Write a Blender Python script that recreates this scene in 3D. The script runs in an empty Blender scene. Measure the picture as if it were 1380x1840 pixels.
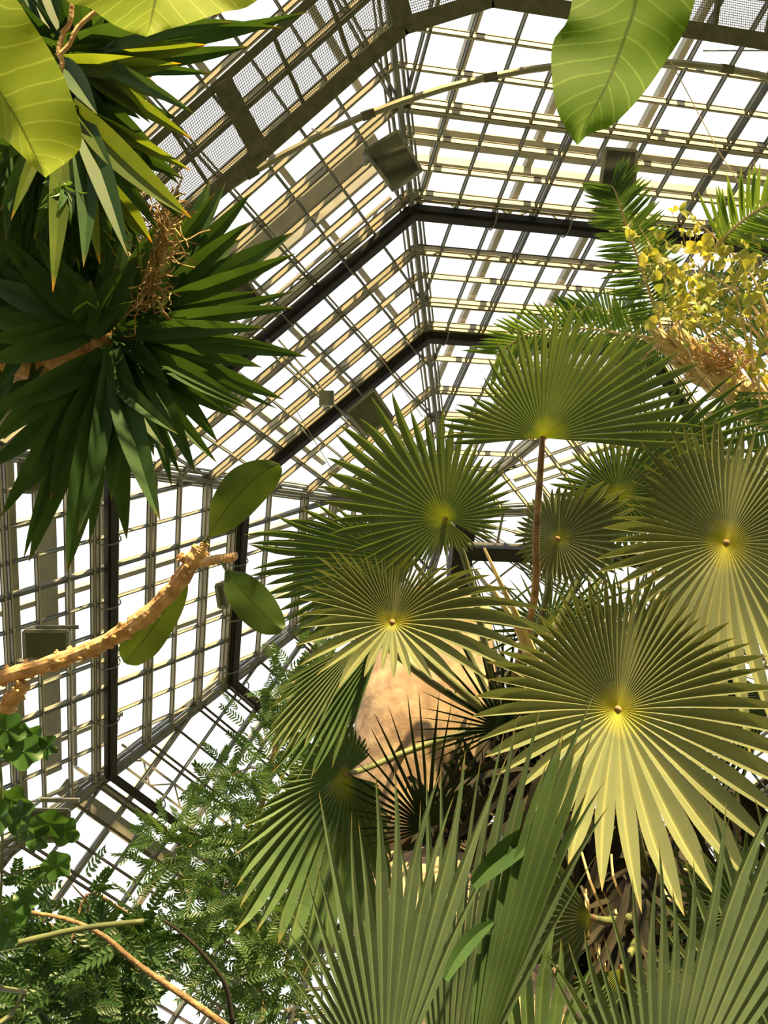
import bpy, math, random
from mathutils import Vector, Matrix
import numpy as np
C = bpy.context.scene.collection
SC = bpy.context.scene
random.seed(7)

# ------------------------------------------------------------------ camera
EYE = Vector((0.0, 0.0, 1.55))
F = 1704.75
M = Matrix(((0.12089293, 0.9038684, 0.41037400),
            (0.9731162, -0.02626989, -0.22881163),
            (-0.19603512, 0.42700329, -0.88274482)))
cam = bpy.data.cameras.new('camera')
cam.sensor_fit = 'VERTICAL'; cam.sensor_height = 24.0; cam.lens = 24.0 * F / 1840
cam.clip_start = 0.05; cam.clip_end = 500
co = bpy.data.objects.new('camera', cam); C.objects.link(co)
co.matrix_world = Matrix.Translation(EYE) @ M.to_4x4()
SC.camera = co

# ------------------------------------------------------------------ light
SUN_AZ, SUN_EL = math.radians(10), math.radians(20)
w = bpy.data.worlds.new('world'); SC.world = w; w.use_nodes = True
nt = w.node_tree; bg = nt.nodes['Background']
tc = nt.nodes.new('ShaderNodeTexCoord'); sx = nt.nodes.new('ShaderNodeSeparateXYZ')
rp = nt.nodes.new('ShaderNodeValToRGB')
rp.color_ramp.elements[0].position = 0.45; rp.color_ramp.elements[0].color = (0.45, 0.47, 0.44, 1)
rp.color_ramp.elements[1].position = 0.62; rp.color_ramp.elements[1].color = (1.0, 0.985, 0.96, 1)
mp = nt.nodes.new('ShaderNodeMapRange'); mp.inputs['From Min'].default_value = -1
nt.links.new(tc.outputs['Generated'], sx.inputs[0]); nt.links.new(sx.outputs['Z'], mp.inputs['Value'])
nt.links.new(mp.outputs[0], rp.inputs[0]); nt.links.new(rp.outputs[0], bg.inputs['Color'])
bg.inputs['Strength'].default_value = 1.12
sun = bpy.data.lights.new('sun', 'SUN'); sun.energy = 16.0; sun.color = (1.0, 0.73, 0.33); sun.angle = math.radians(1.2)
so = bpy.data.objects.new('sun', sun); C.objects.link(so)
sd = Vector((math.cos(SUN_AZ) * math.cos(SUN_EL), math.sin(SUN_AZ) * math.cos(SUN_EL), math.sin(SUN_EL)))
so.rotation_euler = sd.to_track_quat('Z', 'Y').to_euler()
so.location = sd * 60
SC.view_settings.view_transform = 'Standard'; SC.view_settings.look = 'None'
SC.view_settings.gamma = 1.0; SC.view_settings.use_curve_mapping = False
SC.view_settings.exposure = 0.42
SC.cycles.transparent_max_bounces = 24

# ------------------------------------------------------------------ helpers
def dirv(px, py): return M @ Vector(((px - 690) / F, -(py - 920) / F, -1.0))
def P(px, py, d): return EYE + dirv(px, py) * d
def cv(x, y, z): return (M @ Vector((x, y, z))).normalized()
DOWN = Vector((0, 0, -1))
def lerp(a, b, t): return a + (b - a) * t

class MB:
    def __init__(s): s.v = []; s.f = []; s.uv = []
    def quad(s, a, b, c, d, uv=None):
        n = len(s.v); s.v += [tuple(a), tuple(b), tuple(c), tuple(d)]; s.f.append((n, n+1, n+2, n+3))
        s.uv += uv if uv else [(0, 0)] * 4
    def add(s, vs, fs, uvs=None):
        n = len(s.v); s.v += [tuple(v) for v in vs]
        for f in fs:
            s.f.append(tuple(n + i for i in f))
            s.uv += [uvs[i] for i in f] if uvs else [(0, 0)] * len(f)
    def bar(s, a, b, w, h, up):
        """box from a to b, width w across, depth h along up (centred)"""
        a = Vector(a); b = Vector(b); t = (b - a).normalized()
        side = t.cross(up).normalized(); up = side.cross(t).normalized()
        sv, uv = side * w / 2, up * h / 2
        vs = [a-sv-uv, a+sv-uv, a+sv+uv, a-sv+uv, b-sv-uv, b+sv-uv, b+sv+uv, b-sv+uv]
        s.add(vs, [(0,3,2,1), (4,5,6,7), (0,1,5,4), (1,2,6,5), (2,3,7,6), (3,0,4,7)])
    def tube(s, pts, rad, n=8, bump=0.0, rng=random):
        pts = [Vector(p) for p in pts]
        if not isinstance(rad, (list, tuple)): rad = [rad] * len(pts)
        vs = []; fs = []; uvs = []; ref = None
        for i, p in enumerate(pts):
            t = (pts[min(i+1, len(pts)-1)] - pts[max(i-1, 0)]).normalized()
            if ref is None: ref = t.orthogonal().normalized()
            ref = (ref - t * ref.dot(t)).normalized(); o = t.cross(ref)
            for k in range(n):
                a = 2 * math.pi * k / n; r = rad[i] * (1 + (rng.uniform(-bump, bump) if bump else 0))
                vs.append(p + ref * math.cos(a) * r + o * math.sin(a) * r); uvs.append((i / len(pts), k / n))
        for i in range(len(pts) - 1):
            for k in range(n):
                k2 = (k + 1) % n
                fs.append((i*n+k, i*n+k2, (i+1)*n+k2, (i+1)*n+k))
        fs.append(tuple(range(n-1, -1, -1))); fs.append(tuple((len(pts)-1)*n + k for k in range(n)))
        s.add(vs, fs, uvs)
    def build(s, name, mat, parent=None, smooth=False):
        me = bpy.data.meshes.new(name); me.from_pydata(s.v, [], s.f)
        ul = me.uv_layers.new(name='UVMap')
        ul.data.foreach_set('uv', [c for u in s.uv for c in u])
        me.materials.append(mat)
        if smooth: me.polygons.foreach_set('use_smooth', [True] * len(me.polygons))
        me.update()
        o = bpy.data.objects.new(name, me); C.objects.link(o)
        if parent is not None:
            o.parent = parent
            o.matrix_parent_inverse = Matrix.Translation(-parent.location) if parent.type == 'EMPTY' else Matrix.Identity(4)
        return o
def tag(o, label, cat, group=None, kind=None):
    o['label'] = label; o['category'] = cat
    if group: o['group'] = group
    if kind: o['kind'] = kind
    return o
def empty(name, loc, label, cat, group=None, kind=None):
    o = bpy.data.objects.new(name, None); C.objects.link(o); o.location = loc
    return tag(o, label, cat, group, kind)
def catmull(pts, n):
    pts = [Vector(p) for p in pts]; out = []
    if len(pts) < 3:
        return [pts[0].lerp(pts[-1], i / (n - 1)) for i in range(n)]
    for i in range(n):
        u = i / (n - 1) * (len(pts) - 1); k = min(int(u), len(pts) - 2); t = u - k
        p1, p2 = pts[k], pts[k+1]; p0 = pts[k-1] if k > 0 else p1*2-p2; p3 = pts[k+2] if k+2 < len(pts) else p2*2-p1
        out.append(0.5*((2*p1)+(p2-p0)*t+(2*p0-5*p1+4*p2-p3)*t*t+(3*p1-p0-3*p2+p3)*t**3))
    return out

# ------------------------------------------------------------------ materials
def mat(name): 
    m = bpy.data.materials.new(name); m.use_nodes = True
    return m, m.node_tree, m.node_tree.nodes['Principled BSDF'], m.node_tree.nodes['Material Output']
def noise_mat(name, c1, c2, scale=4.0, rough=0.6, metal=0.0, bump=0.0, detail=4.0):
    m, nt, b, out = mat(name)
    n = nt.nodes.new('ShaderNodeTexNoise'); n.inputs['Scale'].default_value = scale; n.inputs['Detail'].default_value = detail
    t = nt.nodes.new('ShaderNodeTexCoord'); nt.links.new(t.outputs['Object'], n.inputs['Vector'])
    r = nt.nodes.new('ShaderNodeValToRGB')
    r.color_ramp.elements[0].position = 0.35; r.color_ramp.elements[1].position = 0.68
    r.color_ramp.elements[0].color = (*c1, 1); r.color_ramp.elements[1].color = (*c2, 1)
    nt.links.new(n.outputs['Fac'], r.inputs[0]); nt.links.new(r.outputs[0], b.inputs['Base Color'])
    b.inputs['Roughness'].default_value = rough; b.inputs['Metallic'].default_value = metal
    if bump:
        bp = nt.nodes.new('ShaderNodeBump'); bp.inputs['Strength'].default_value = bump; bp.inputs['Distance'].default_value = 0.02
        nt.links.new(n.outputs['Fac'], bp.inputs['Height']); nt.links.new(bp.outputs[0], b.inputs['Normal'])
    return m
def leaf_mat(name, c1, c2, tip=None, hub=None, rib=None, transl=0.3, scale=6.0, rough=0.42, veins=False, spec=0.35, tcol=None):
    """leaf: u runs base to tip, v across (0.5 = midrib)"""
    m, nt, b, out = mat(name)
    L = nt.links
    uv = nt.nodes.new('ShaderNodeUVMap'); sep = nt.nodes.new('ShaderNodeSeparateXYZ'); L.new(uv.outputs[0], sep.inputs[0])
    t = nt.nodes.new('ShaderNodeTexCoord')
    n = nt.nodes.new('ShaderNodeTexNoise'); n.inputs['Scale'].default_value = scale; n.inputs['Detail'].default_value = 3
    L.new(t.outputs['Object'], n.inputs['Vector'])
    r = nt.nodes.new('ShaderNodeValToRGB'); r.color_ramp.elements[0].position = 0.35; r.color_ramp.elements[1].position = 0.65
    r.color_ramp.elements[0].color = (*c1, 1); r.color_ramp.elements[1].color = (*c2, 1)
    L.new(n.outputs['Fac'], r.inputs[0]); col = r.outputs[0]
    def mixin(col, c, fac):
        mx = nt.nodes.new('ShaderNodeMixRGB'); mx.inputs[2].default_value = (*c, 1)
        L.new(col, mx.inputs[1]); L.new(fac, mx.inputs[0]); return mx.outputs[0]
    def ramp(src, stops):
        q = nt.nodes.new('ShaderNodeMapRange'); q.inputs['From Min'].default_value = stops[0]; q.inputs['From Max'].default_value = stops[1]
        q.inputs['To Min'].default_value = stops[2]; q.inputs['To Max'].default_value = stops[3]
        L.new(src, q.inputs['Value']); return q.outputs[0]
    a = nt.nodes.new('ShaderNodeMath'); a.operation = 'SUBTRACT'; a.inputs[1].default_value = 0.5; L.new(sep.outputs['Y'], a.inputs[0])
    ab = nt.nodes.new('ShaderNodeMath'); ab.operation = 'ABSOLUTE'; L.new(a.outputs[0], ab.inputs[0])
    if veins:
        # side veins: bands of u shifted by |v|
        k = nt.nodes.new('ShaderNodeMath'); k.operation = 'MULTIPLY'; k.inputs[1].default_value = -0.25; L.new(ab.outputs[0], k.inputs[0])
        s2 = nt.nodes.new('ShaderNodeMath'); s2.operation = 'ADD'; L.new(k.outputs[0], s2.inputs[0]); L.new(sep.outputs['X'], s2.inputs[1])
        s3 = nt.nodes.new('ShaderNodeMath'); s3.operation = 'MULTIPLY'; s3.inputs[1].default_value = veins; L.new(s2.outputs[0], s3.inputs[0])
        nz = nt.nodes.new('ShaderNodeMath'); nz.operation = 'MULTIPLY'; nz.inputs[1].default_value = 0.9; L.new(n.outputs['Fac'], nz.inputs[0])
        s5 = nt.nodes.new('ShaderNodeMath'); s5.operation = 'ADD'; L.new(s3.outputs[0], s5.inputs[0]); L.new(nz.outputs[0], s5.inputs[1])
        fr = nt.nodes.new('ShaderNodeMath'); fr.operation = 'FRACT'; L.new(s5.outputs[0], fr.inputs[0])
        pp = nt.nodes.new('ShaderNodeMath'); pp.operation = 'SUBTRACT'; pp.inputs[1].default_value = 0.5; L.new(fr.outputs[0], pp.inputs[0])
        pa = nt.nodes.new('ShaderNodeMath'); pa.operation = 'ABSOLUTE'; L.new(pp.outputs[0], pa.inputs[0])
        col = mixin(col, rib if rib else (0.3, 0.42, 0.08), ramp(pa.outputs[0], (0.0, 0.08, 0.75, 0.0)))
        bp = nt.nodes.new('ShaderNodeBump'); bp.inputs['Strength'].default_value = 0.06; bp.inputs['Distance'].default_value = 0.004
        L.new(pa.outputs[0], bp.inputs['Height']); L.new(bp.outputs[0], b.inputs['Normal'])
        col = mixin(col, tuple(x * 0.45 for x in c1), ramp(ab.outputs[0], (0.006, 0.022, 0.9, 0.0)))
    elif rib:
        col = mixin(col, rib, ramp(ab.outputs[0], (0.02, 0.12, 0.75, 0.0)))
    if hub: col = mixin(col, hub, ramp(sep.outputs['X'], (0.02, 0.2, 0.95, 0.0)))
    if tip: col = mixin(col, tip, ramp(sep.outputs['X'], (0.93, 1.0, 0.0, 0.85)))
    L.new(col, b.inputs['Base Color'])
    b.inputs['Roughness'].default_value = rough
    b.inputs['Specular IOR Level'].default_value = spec
    tr = nt.nodes.new('ShaderNodeBsdfTranslucent')
    g = nt.nodes.new('ShaderNodeMixRGB'); g.blend_type = 'MULTIPLY'; g.inputs[0].default_value = 1.0
    g.inputs[2].default_value = (*(tcol or (1.9, 1.7, 0.7)), 1); L.new(col, g.inputs[1]); L.new(g.outputs[0], tr.inputs[0])
    ms = nt.nodes.new('ShaderNodeMixShader'); ms.inputs[0].default_value = transl
    L.new(b.outputs[0], ms.inputs[1]); L.new(tr.outputs[0], ms.inputs[2]); L.new(ms.outputs[0], out.inputs['Surface'])
    return m

M_purlin = noise_mat('cream_paint', (0.45, 0.41, 0.30), (0.54, 0.49, 0.36), 1.5, 0.6)
M_mull = noise_mat('grey_metal', (0.13, 0.14, 0.125), (0.20, 0.21, 0.185), 3.0, 0.45)
M_black = noise_mat('black_steel', (0.012, 0.012, 0.012), (0.025, 0.025, 0.022), 3.0, 0.6)
M_hip = noise_mat('hip_steel', (0.14, 0.15, 0.14), (0.25, 0.26, 0.24), 3.0, 0.5)
M_outer = noise_mat('weathered_steel', (0.30, 0.29, 0.25), (0.40, 0.38, 0.33), 2.0, 0.7)
M_cat = noise_mat('dark_galvanised', (0.10, 0.10, 0.075), (0.16, 0.155, 0.12), 8.0, 0.65)
M_rail = noise_mat('rail_paint', (0.26, 0.25, 0.17), (0.34, 0.33, 0.23), 3.0, 0.5)
M_rust = noise_mat('brown_bar', (0.16, 0.12, 0.08), (0.24, 0.19, 0.14), 3.0, 0.6)
M_trunk = noise_mat('smooth_bark', (0.26, 0.17, 0.12), (0.50, 0.37, 0.25), 9.0, 0.85, bump=0.5, detail=9)
M_bark = noise_mat('rough_bark', (0.14, 0.09, 0.05), (0.34, 0.22, 0.12), 22.0, 0.9, bump=0.8)
M_orange = noise_mat('orange_bark', (0.36, 0.20, 0.09), (0.66, 0.44, 0.24), 26.0, 0.85, bump=0.8)
M_stem = noise_mat('green_stem', (0.08, 0.10, 0.04), (0.15, 0.17, 0.07), 12.0, 0.6)
M_tan = noise_mat('tan_stem', (0.52, 0.40, 0.20), (0.66, 0.52, 0.30), 12.0, 0.7)
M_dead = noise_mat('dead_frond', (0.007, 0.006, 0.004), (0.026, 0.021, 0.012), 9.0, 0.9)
M_soil = noise_mat('soil', (0.05, 0.06, 0.03), (0.10, 0.11, 0.05), 0.8, 0.95)
M_fibre = noise_mat('orange_fibre', (0.35, 0.20, 0.08), (0.60, 0.38, 0.18), 20.0, 0.9)
M_fluff = noise_mat('dried_flower', (0.22, 0.15, 0.07), (0.50, 0.34, 0.17), 30.0, 0.9)
M_fan_lit = leaf_mat('painted_sun_fan_leaf', (0.145, 0.170, 0.090), (0.185, 0.205, 0.105), hub=(0.42, 0.40, 0.05), rib=(0.30, 0.31, 0.15), tip=(0.34, 0.26, 0.10), transl=0.12, scale=4, tcol=(1.3, 1.4, 0.5))  # paler copy of fan_leaf for the sunlit fans, sunlight put into its colour
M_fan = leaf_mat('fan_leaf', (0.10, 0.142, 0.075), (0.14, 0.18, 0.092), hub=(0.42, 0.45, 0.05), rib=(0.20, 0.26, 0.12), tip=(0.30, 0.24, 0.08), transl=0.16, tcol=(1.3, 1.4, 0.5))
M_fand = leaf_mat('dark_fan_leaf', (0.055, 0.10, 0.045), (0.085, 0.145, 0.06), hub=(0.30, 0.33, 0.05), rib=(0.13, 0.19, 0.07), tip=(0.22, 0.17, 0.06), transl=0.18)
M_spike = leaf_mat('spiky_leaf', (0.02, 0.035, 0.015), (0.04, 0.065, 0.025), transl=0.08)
M_fore = leaf_mat('grey_green_leaf', (0.055, 0.088, 0.052), (0.085, 0.125, 0.072), rib=(0.15, 0.20, 0.115), tip=(0.33, 0.26, 0.10), transl=0.2)
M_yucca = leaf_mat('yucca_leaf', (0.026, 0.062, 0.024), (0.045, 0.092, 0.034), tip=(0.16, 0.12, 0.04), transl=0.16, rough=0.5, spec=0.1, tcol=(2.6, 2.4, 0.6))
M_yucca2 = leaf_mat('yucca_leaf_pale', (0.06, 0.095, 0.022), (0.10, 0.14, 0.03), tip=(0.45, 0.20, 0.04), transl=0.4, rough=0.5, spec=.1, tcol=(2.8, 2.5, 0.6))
M_broad = leaf_mat('broad_leaf', (0.085, 0.17, 0.018), (0.115, 0.21, 0.022), veins=13, rib=(0.22, 0.33, 0.07), transl=0.4, scale=9, tcol=(1.2, 1.15, 0.5), spec=.08, rough=.6)
M_broady = leaf_mat('broad_leaf_yellow', (0.15, 0.22, 0.02), (0.21, 0.28, 0.03), veins=11, rib=(0.32, 0.40, 0.08), transl=0.45, scale=9, tcol=(1.5, 1.3, 0.4), spec=.08, rough=.6)
M_plum = leaf_mat('frangipani_leaf', (0.045, 0.085, 0.015), (0.075, 0.12, 0.02), veins=30, rib=(0.085, 0.14, 0.03), transl=0.22, scale=9)
M_small = leaf_mat('small_leaflet', (0.04, 0.09, 0.03), (0.07, 0.14, 0.045), transl=0.35, scale=2)
M_small2 = leaf_mat('small_leaflet_dark', (0.025, 0.07, 0.025), (0.05, 0.11, 0.035), transl=0.25, scale=2)
M_yel = leaf_mat('yellow_leaf', (0.17, 0.23, 0.05), (0.42, 0.40, 0.10), transl=0.4, scale=5)
M_lobed = leaf_mat('lobed_leaf', (0.028, 0.08, 0.02), (0.045, 0.115, 0.026), transl=0.3, scale=9)
M_pin = leaf_mat('palm_leaflet', (0.055, 0.12, 0.035), (0.10, 0.18, 0.05), transl=0.25, scale=3)
M_pino = leaf_mat('palm_leaflet_orange_tip', (0.075, 0.15, 0.03), (0.13, 0.22, 0.045), transl=0.3, tip=(0.75, 0.25, 0.08))

# glass
m, nt, b, out = mat('glass_pane'); M_glass = m
tr = nt.nodes.new('ShaderNodeBsdfTransparent'); tr.inputs[0].default_value = (0.94, 0.955, 0.94, 1)
gl = nt.nodes.new('ShaderNodeBsdfGlossy'); gl.inputs['Roughness'].default_value = 0.05
lw = nt.nodes.new('ShaderNodeLayerWeight'); lw.inputs[0].default_value = 0.25
mr = nt.nodes.new('ShaderNodeMapRange'); mr.inputs['To Max'].default_value = 0.14; mr.inputs['To Min'].default_value = 0.03
ms = nt.nodes.new('ShaderNodeMixShader')
nt.links.new(lw.outputs['Fresnel'], mr.inputs['Value']); nt.links.new(mr.outputs[0], ms.inputs[0])
nt.links.new(tr.outputs[0], ms.inputs[1]); nt.links.new(gl.outputs[0], ms.inputs[2]); nt.links.new(ms.outputs[0], out.inputs['Surface'])
# green lamp glass
m, nt, b, out = mat('lamp_glass'); M_lglass = m
tr = nt.nodes.new('ShaderNodeBsdfTransparent'); tr.inputs[0].default_value = (0.30, 0.36, 0.28, 1)
gl = nt.nodes.new('ShaderNodeBsdfGlossy'); gl.inputs['Roughness'].default_value = 0.1; gl.inputs[0].default_value = (0.8, 0.85, 0.75, 1)
ms = nt.nodes.new('ShaderNodeMixShader'); ms.inputs[0].default_value = 0.16
df = nt.nodes.new('ShaderNodeBsdfTranslucent'); df.inputs[0].default_value = (0.42, 0.48, 0.36, 1); m2 = nt.nodes.new('ShaderNodeMixShader'); m2.inputs[0].default_value = 0.55
nt.links.new(tr.outputs[0], m2.inputs[1]); nt.links.new(df.outputs[0], m2.inputs[2])
nt.links.new(m2.outputs[0], ms.inputs[1]); nt.links.new(gl.outputs[0], ms.inputs[2]); nt.links.new(ms.outputs[0], out.inputs['Surface'])
# perforated grating: holes through the sheet
m, nt, b, out = mat('perforated_grating'); M_grate = m
b.inputs['Base Color'].default_value = (0.17, 0.165, 0.13, 1); b.inputs['Roughness'].default_value = 0.6
uv = nt.nodes.new('ShaderNodeUVMap'); sp = nt.nodes.new('ShaderNodeSeparateXYZ'); nt.links.new(uv.outputs[0], sp.inputs[0])
def hole(src, k):
    a = nt.nodes.new('ShaderNodeMath'); a.operation = 'MULTIPLY'; a.inputs[1].default_value = k; nt.links.new(src, a.inputs[0])
    f = nt.nodes.new('ShaderNodeMath'); f.operation = 'FRACT'; nt.links.new(a.outputs[0], f.inputs[0])
    g = nt.nodes.new('ShaderNodeMath'); g.operation = 'GREATER_THAN'; g.inputs[1].default_value = 0.27; nt.links.new(f.outputs[0], g.inputs[0]); return g.outputs[0]
hx, hy = hole(sp.outputs['X'], 1.0), hole(sp.outputs['Y'], 1.0)
mm = nt.nodes.new('ShaderNodeMath'); mm.operation = 'MULTIPLY'; nt.links.new(hx, mm.inputs[0]); nt.links.new(hy, mm.inputs[1])
tr = nt.nodes.new('ShaderNodeBsdfTransparent'); ms = nt.nodes.new('ShaderNodeMixShader')
nt.links.new(mm.outputs[0], ms.inputs[0]); nt.links.new(b.outputs[0], ms.inputs[1]); nt.links.new(tr.outputs[0], ms.inputs[2]); nt.links.new(ms.outputs[0], out.inputs['Surface'])

# ------------------------------------------------------------------ the glass house (octagonal pyramid)
S = 25.0
APEX = EYE + Vector((-0.46239121, 0.33592432, 1.0)) * S
T = 1.43296378
EAVE = 0.62
def fr(k):
    az = -k * math.pi / 4
    n = Vector((math.cos(az), math.sin(az), 0)); tg = Vector((-math.sin(az), math.cos(az), 0))
    out = (n + Vector((0, 0, T))).normalized()
    return n, tg, out
def on(k, h, s, off=0.0):
    n, tg, out = fr(k)
    return APEX + (n * T * h + Vector((0, 0, -h)) + tg * s) * S + out * off
TH = math.tan(math.pi / 8)
def smax(h): return h * T * TH
doubles = [0.3155, 0.2715, 0.2405, 0.2070, 0.1895, 0.1374, 0.1136]
singles = [0.331, 0.301, 0.2862, 0.2245, 0.1645, 0.095, 0.076, 0.058, 0.04, 0.02]
singles += [0.3465 + 0.0163 * i for i in range(17)]
blackr = [0.2660, 0.1862]
dirs8 = ['east', 'south-east', 'south', 'south-west', 'west', 'north-west', 'north', 'north-east']
where = ['sunlit yellow purlins, upper right', 'slanting bars rising to the right, upper middle', 'near-upright bars, left side', 'brown bars, lower left',
         'hidden behind the dark skirt, bottom', 'behind the palms, bottom right', 'behind the palms, right side', 'far right edge behind the yellow leaves']
for k in range(8):
    n, tg, out = fr(k)
    b = MB()
    he = EAVE
    b.quad(on(k, 0.001, -smax(0.001), 0.02), on(k, he, -smax(he), 0.02), on(k, he, smax(he), 0.02), on(k, 0.001, smax(0.001), 0.02))
    g = b.build('window_%d' % (k + 1), M_glass)
    tag(g, 'sloping glass roof face with ' + where[k], 'roof glazing', 'faces of the octagonal glass roof', 'structure')
    rust = (k == 3)
    hs = sorted(doubles + singles)
    for h in hs:
        b = MB(); bg_ = MB()
        for dd in ((-0.0015, 0.0015) if h in doubles else (0,)):
            hh = h + dd
            b.bar(on(k, hh, -smax(hh), -0.06), on(k, hh, smax(hh), -0.06), 0.04 if not rust else .03, 0.135 if not rust else .06, out)
            bg_.bar(on(k, hh, -smax(hh), 0.002), on(k, hh, smax(hh), 0.002), 0.06, 0.02, out); bg_.bar(on(k, hh + .0006, -smax(hh), -0.132), on(k, hh + .0006, smax(hh), -0.132), 0.012, 0.01, out)
        pu = b.build('purlin', M_rust if rust else M_purlin, g); bg_.build('gasket', M_black, pu)
    j = 0
    for i in range(-12, 13):
        s = i * 0.0305 + (0.0008 if i else 0)
        h0 = abs(s) / (T * TH) + 0.004
        if h0 > EAVE: continue
        b = MB(); wide = (i % 4 == 2)
        b.bar(on(k, h0, s, -0.06), on(k, he, s, -0.06), 0.03, 0.08, out)
        if wide: b.bar(on(k, h0, s + 0.0032, -0.07), on(k, he, s + 0.0032, -0.07), 0.035, 0.12, out)
        b.bar(on(k, h0, s, -0.01), on(k, he, s, -0.01), 0.055, 0.02, out)
        b.build('glazing_bar', M_mull, g)
    # black ring beams
    for h in blackr:
        b = MB()
        b.bar(on(k, h, -smax(h), -0.16), on(k, h, smax(h), -0.16), 0.12, 0.16, out)
        b.bar(on(k, h - .0012, -smax(h), -0.30), on(k, h - .0012, smax(h), -0.30), 0.16, 0.05, out)
        rb = b.build('trim_%d' % (10 + k + (20 if h < 0.2 else 0)), M_black)
        tag(rb, ('outer' if h > .2 else 'inner') + ' black steel ring beam crossing the roof face with ' + where[k], 'beam', None, 'structure')
        for i in range(-5, 6, 1):
            s = i * 0.061 + 0.03
            if abs(s) < smax(h) - 0.01:
                b = MB()
                pts = [on(k, h + 0.006, s, -0.08), on(k, h + 0.005, s, -0.30), on(k, h, s, -0.36), on(k, h - 0.005, s, -0.28), on(k, h - 0.007, s, -0.08)]
                b.tube(catmull(pts, 9), 0.018, 5); b.build('hanger_clip', M_mull, rb)
# gusset strip under the third purlin pair on the slanting face
for k, nm in ((1, 101), (0, 102), (2, 103)):
    n, tg, out = fr(k); b = MB()
    b.bar(on(k, 0.3105, -smax(0.31), 0.16), on(k, 0.3105, smax(0.31), 0.16), 0.26, 0.03, out)
    tag(b.build('trim_%d' % nm, M_outer), 'pale plate strip behind the glass of the roof face with ' + where[k], 'plate', None, 'structure')
# hips
for k in range(8):
    b = MB()
    n, tg, out = fr(k); n2, tg2, out2 = fr(k + 1); up = (out + out2).normalized()
    a0, a1 = on(k, 0.004, -smax(0.004)), on(k, EAVE, -smax(EAVE))
    sd_ = (a1 - a0).normalized().cross(up).normalized()
    for o_, w_, d_, z_ in ((0, 0.09, 0.14, -0.10), (0.13, 0.045, 0.09, -0.06), (-0.13, 0.045, 0.09, -0.06), (0.21, 0.03, 0.05, -0.04), (-0.21, 0.03, 0.05, -0.04)):
        b.bar(a0 + sd_ * o_ * (1 if o_ else 0) + up * z_, a1 + sd_ * o_ + up * z_, w_, d_, up)
    tag(b.build('trim_%d' % (k + 1), M_hip), 'dark steel hip rib between two roof faces, rising from the %s corner' % dirs8[k], 'hip rib', None, 'structure')
# outer steelwork seen through the glass
for k in range(8):
    n, tg, out = fr(k)
    b = MB()
    h = 0.283
    b.bar(on(k, h, -smax(h), 1.0), on(k, h, smax(h), 1.0), 0.42, 0.03, out)
    b.bar(on(k, h - 0.012, -smax(h), 1.0), on(k, h - 0.012, smax(h), 1.0), 0.08, 0.2, out)
    for hh in (0.395, 0.485):
        b.bar(on(k, hh, -smax(hh), 1.1), on(k, hh, smax(hh), 1.1), 0.22, 0.06, out)
    g = b.build('outer_truss', M_outer)
    tag(g, 'pale outer steel truss above the glass face with ' + where[k], 'truss', 'outer roof trusses', 'structure')
    for (ha, hb, offa, offb) in ((0.256, 0.2475, 0.8, 0.8),):
        b = MB()
        for hh in (ha, hb): b.bar(on(k, hh, -smax(hh), offa), on(k, hh, smax(hh), offa), 0.06, 0.06, out)
        s = -smax(hb); i = 0
        while s < smax(hb) - 0.02:
            b.bar(on(k, ha if i % 2 else hb, s, offa), on(k, hb if i % 2 else ha, s + 0.022, offa), 0.035, 0.035, out)
            s += 0.022; i += 1
        b.build('lattice', M_outer, g)
    for i in range(-4, 5):
        s = i * 0.078 + 0.02
        h0 = abs(s) / (T * TH) + 0.01
        if h0 > EAVE - 0.05: continue
        b = MB()
        b.bar(on(k, h0, s, 1.15), on(k, EAVE, s, 1.15), 0.13, 0.16, out)
        b.build('rafter', M_outer, g)
# crossing tie beam and post behind the palms
b = MB(); a0 = P(835, 990, 22); a1 = P(1700, 1025, 24.5)
b.bar(a0, a1, 0.34, 0.3, Vector((0, 0, 1)))
tag(b.build('trim_60', M_black), 'black horizontal tie beam glimpsed between the upright fan and the small half-lit fan', 'beam', None, 'structure')
b = MB(); b.bar(P(838, 900, 22.1), P(812, 1150, 22.6), 0.5, 0.3, Vector((0, 0, 1)))
tag(b.build('trim_61', M_black), 'black steel post meeting the tie beam behind the fan palm hub', 'beam', None, 'structure')

# walls and floor
z_e = on(0, EAVE, 0).z
for k in range(8):
    n, tg, out = fr(k)
    a0, a1 = on(k, EAVE, -smax(EAVE)), on(k, EAVE, smax(EAVE))
    b = MB(); lo = Vector((0, 0, z_e))
    pa, pb = Vector((a0.x, a0.y, 0.9)), Vector((a1.x, a1.y, 0.9))
    b.quad(pa, pb, a1, a0)
    g = b.build('wall_%s' % dirs8[k].replace('-', '_'), M_glass)
    tag(g, 'glass side wall below the roof eave on the %s side' % dirs8[k], 'wall', None, 'structure')
    b = MB(); b.bar(pa - Vector((0, 0, .45)), pb - Vector((0, 0, .45)), 0.3, 0.9, Vector((0, 0, 1))); b.build('plinth', M_mull, g)
    b = MB()
    for i in range(13):
        q = pa.lerp(pb, i / 12); b.bar(q, Vector((q.x, q.y, z_e)), 0.06, 0.1, n)
    for i in range(1, 5):
        z = lerp(0.9, z_e, i / 4); b.bar(Vector((pa.x, pa.y, z)), Vector((pb.x, pb.y, z)), 0.06, 0.06, n)
    b.build('wall_frame', M_mull, g)
b = MB(); R_ = EAVE * T * S / math.cos(math.pi / 8) + 0.3
ring = [Vector((APEX.x + R_ * math.cos((k + .5) * math.pi / 4), APEX.y + R_ * math.sin((k + .5) * math.pi / 4), 0)) for k in range(8)]
b.add(ring + [v + Vector((0, 0, -0.2)) for v in ring], [tuple(range(8)), tuple(range(15, 7, -1))] + [(k, k + 8, (k+1) % 8 + 8, (k+1) % 8) for k in range(8)])
tag(b.build('floor', M_soil), 'dark planted soil floor of the glass house', 'floor', None, 'structure')
b = MB(); zz = -0.3
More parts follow.
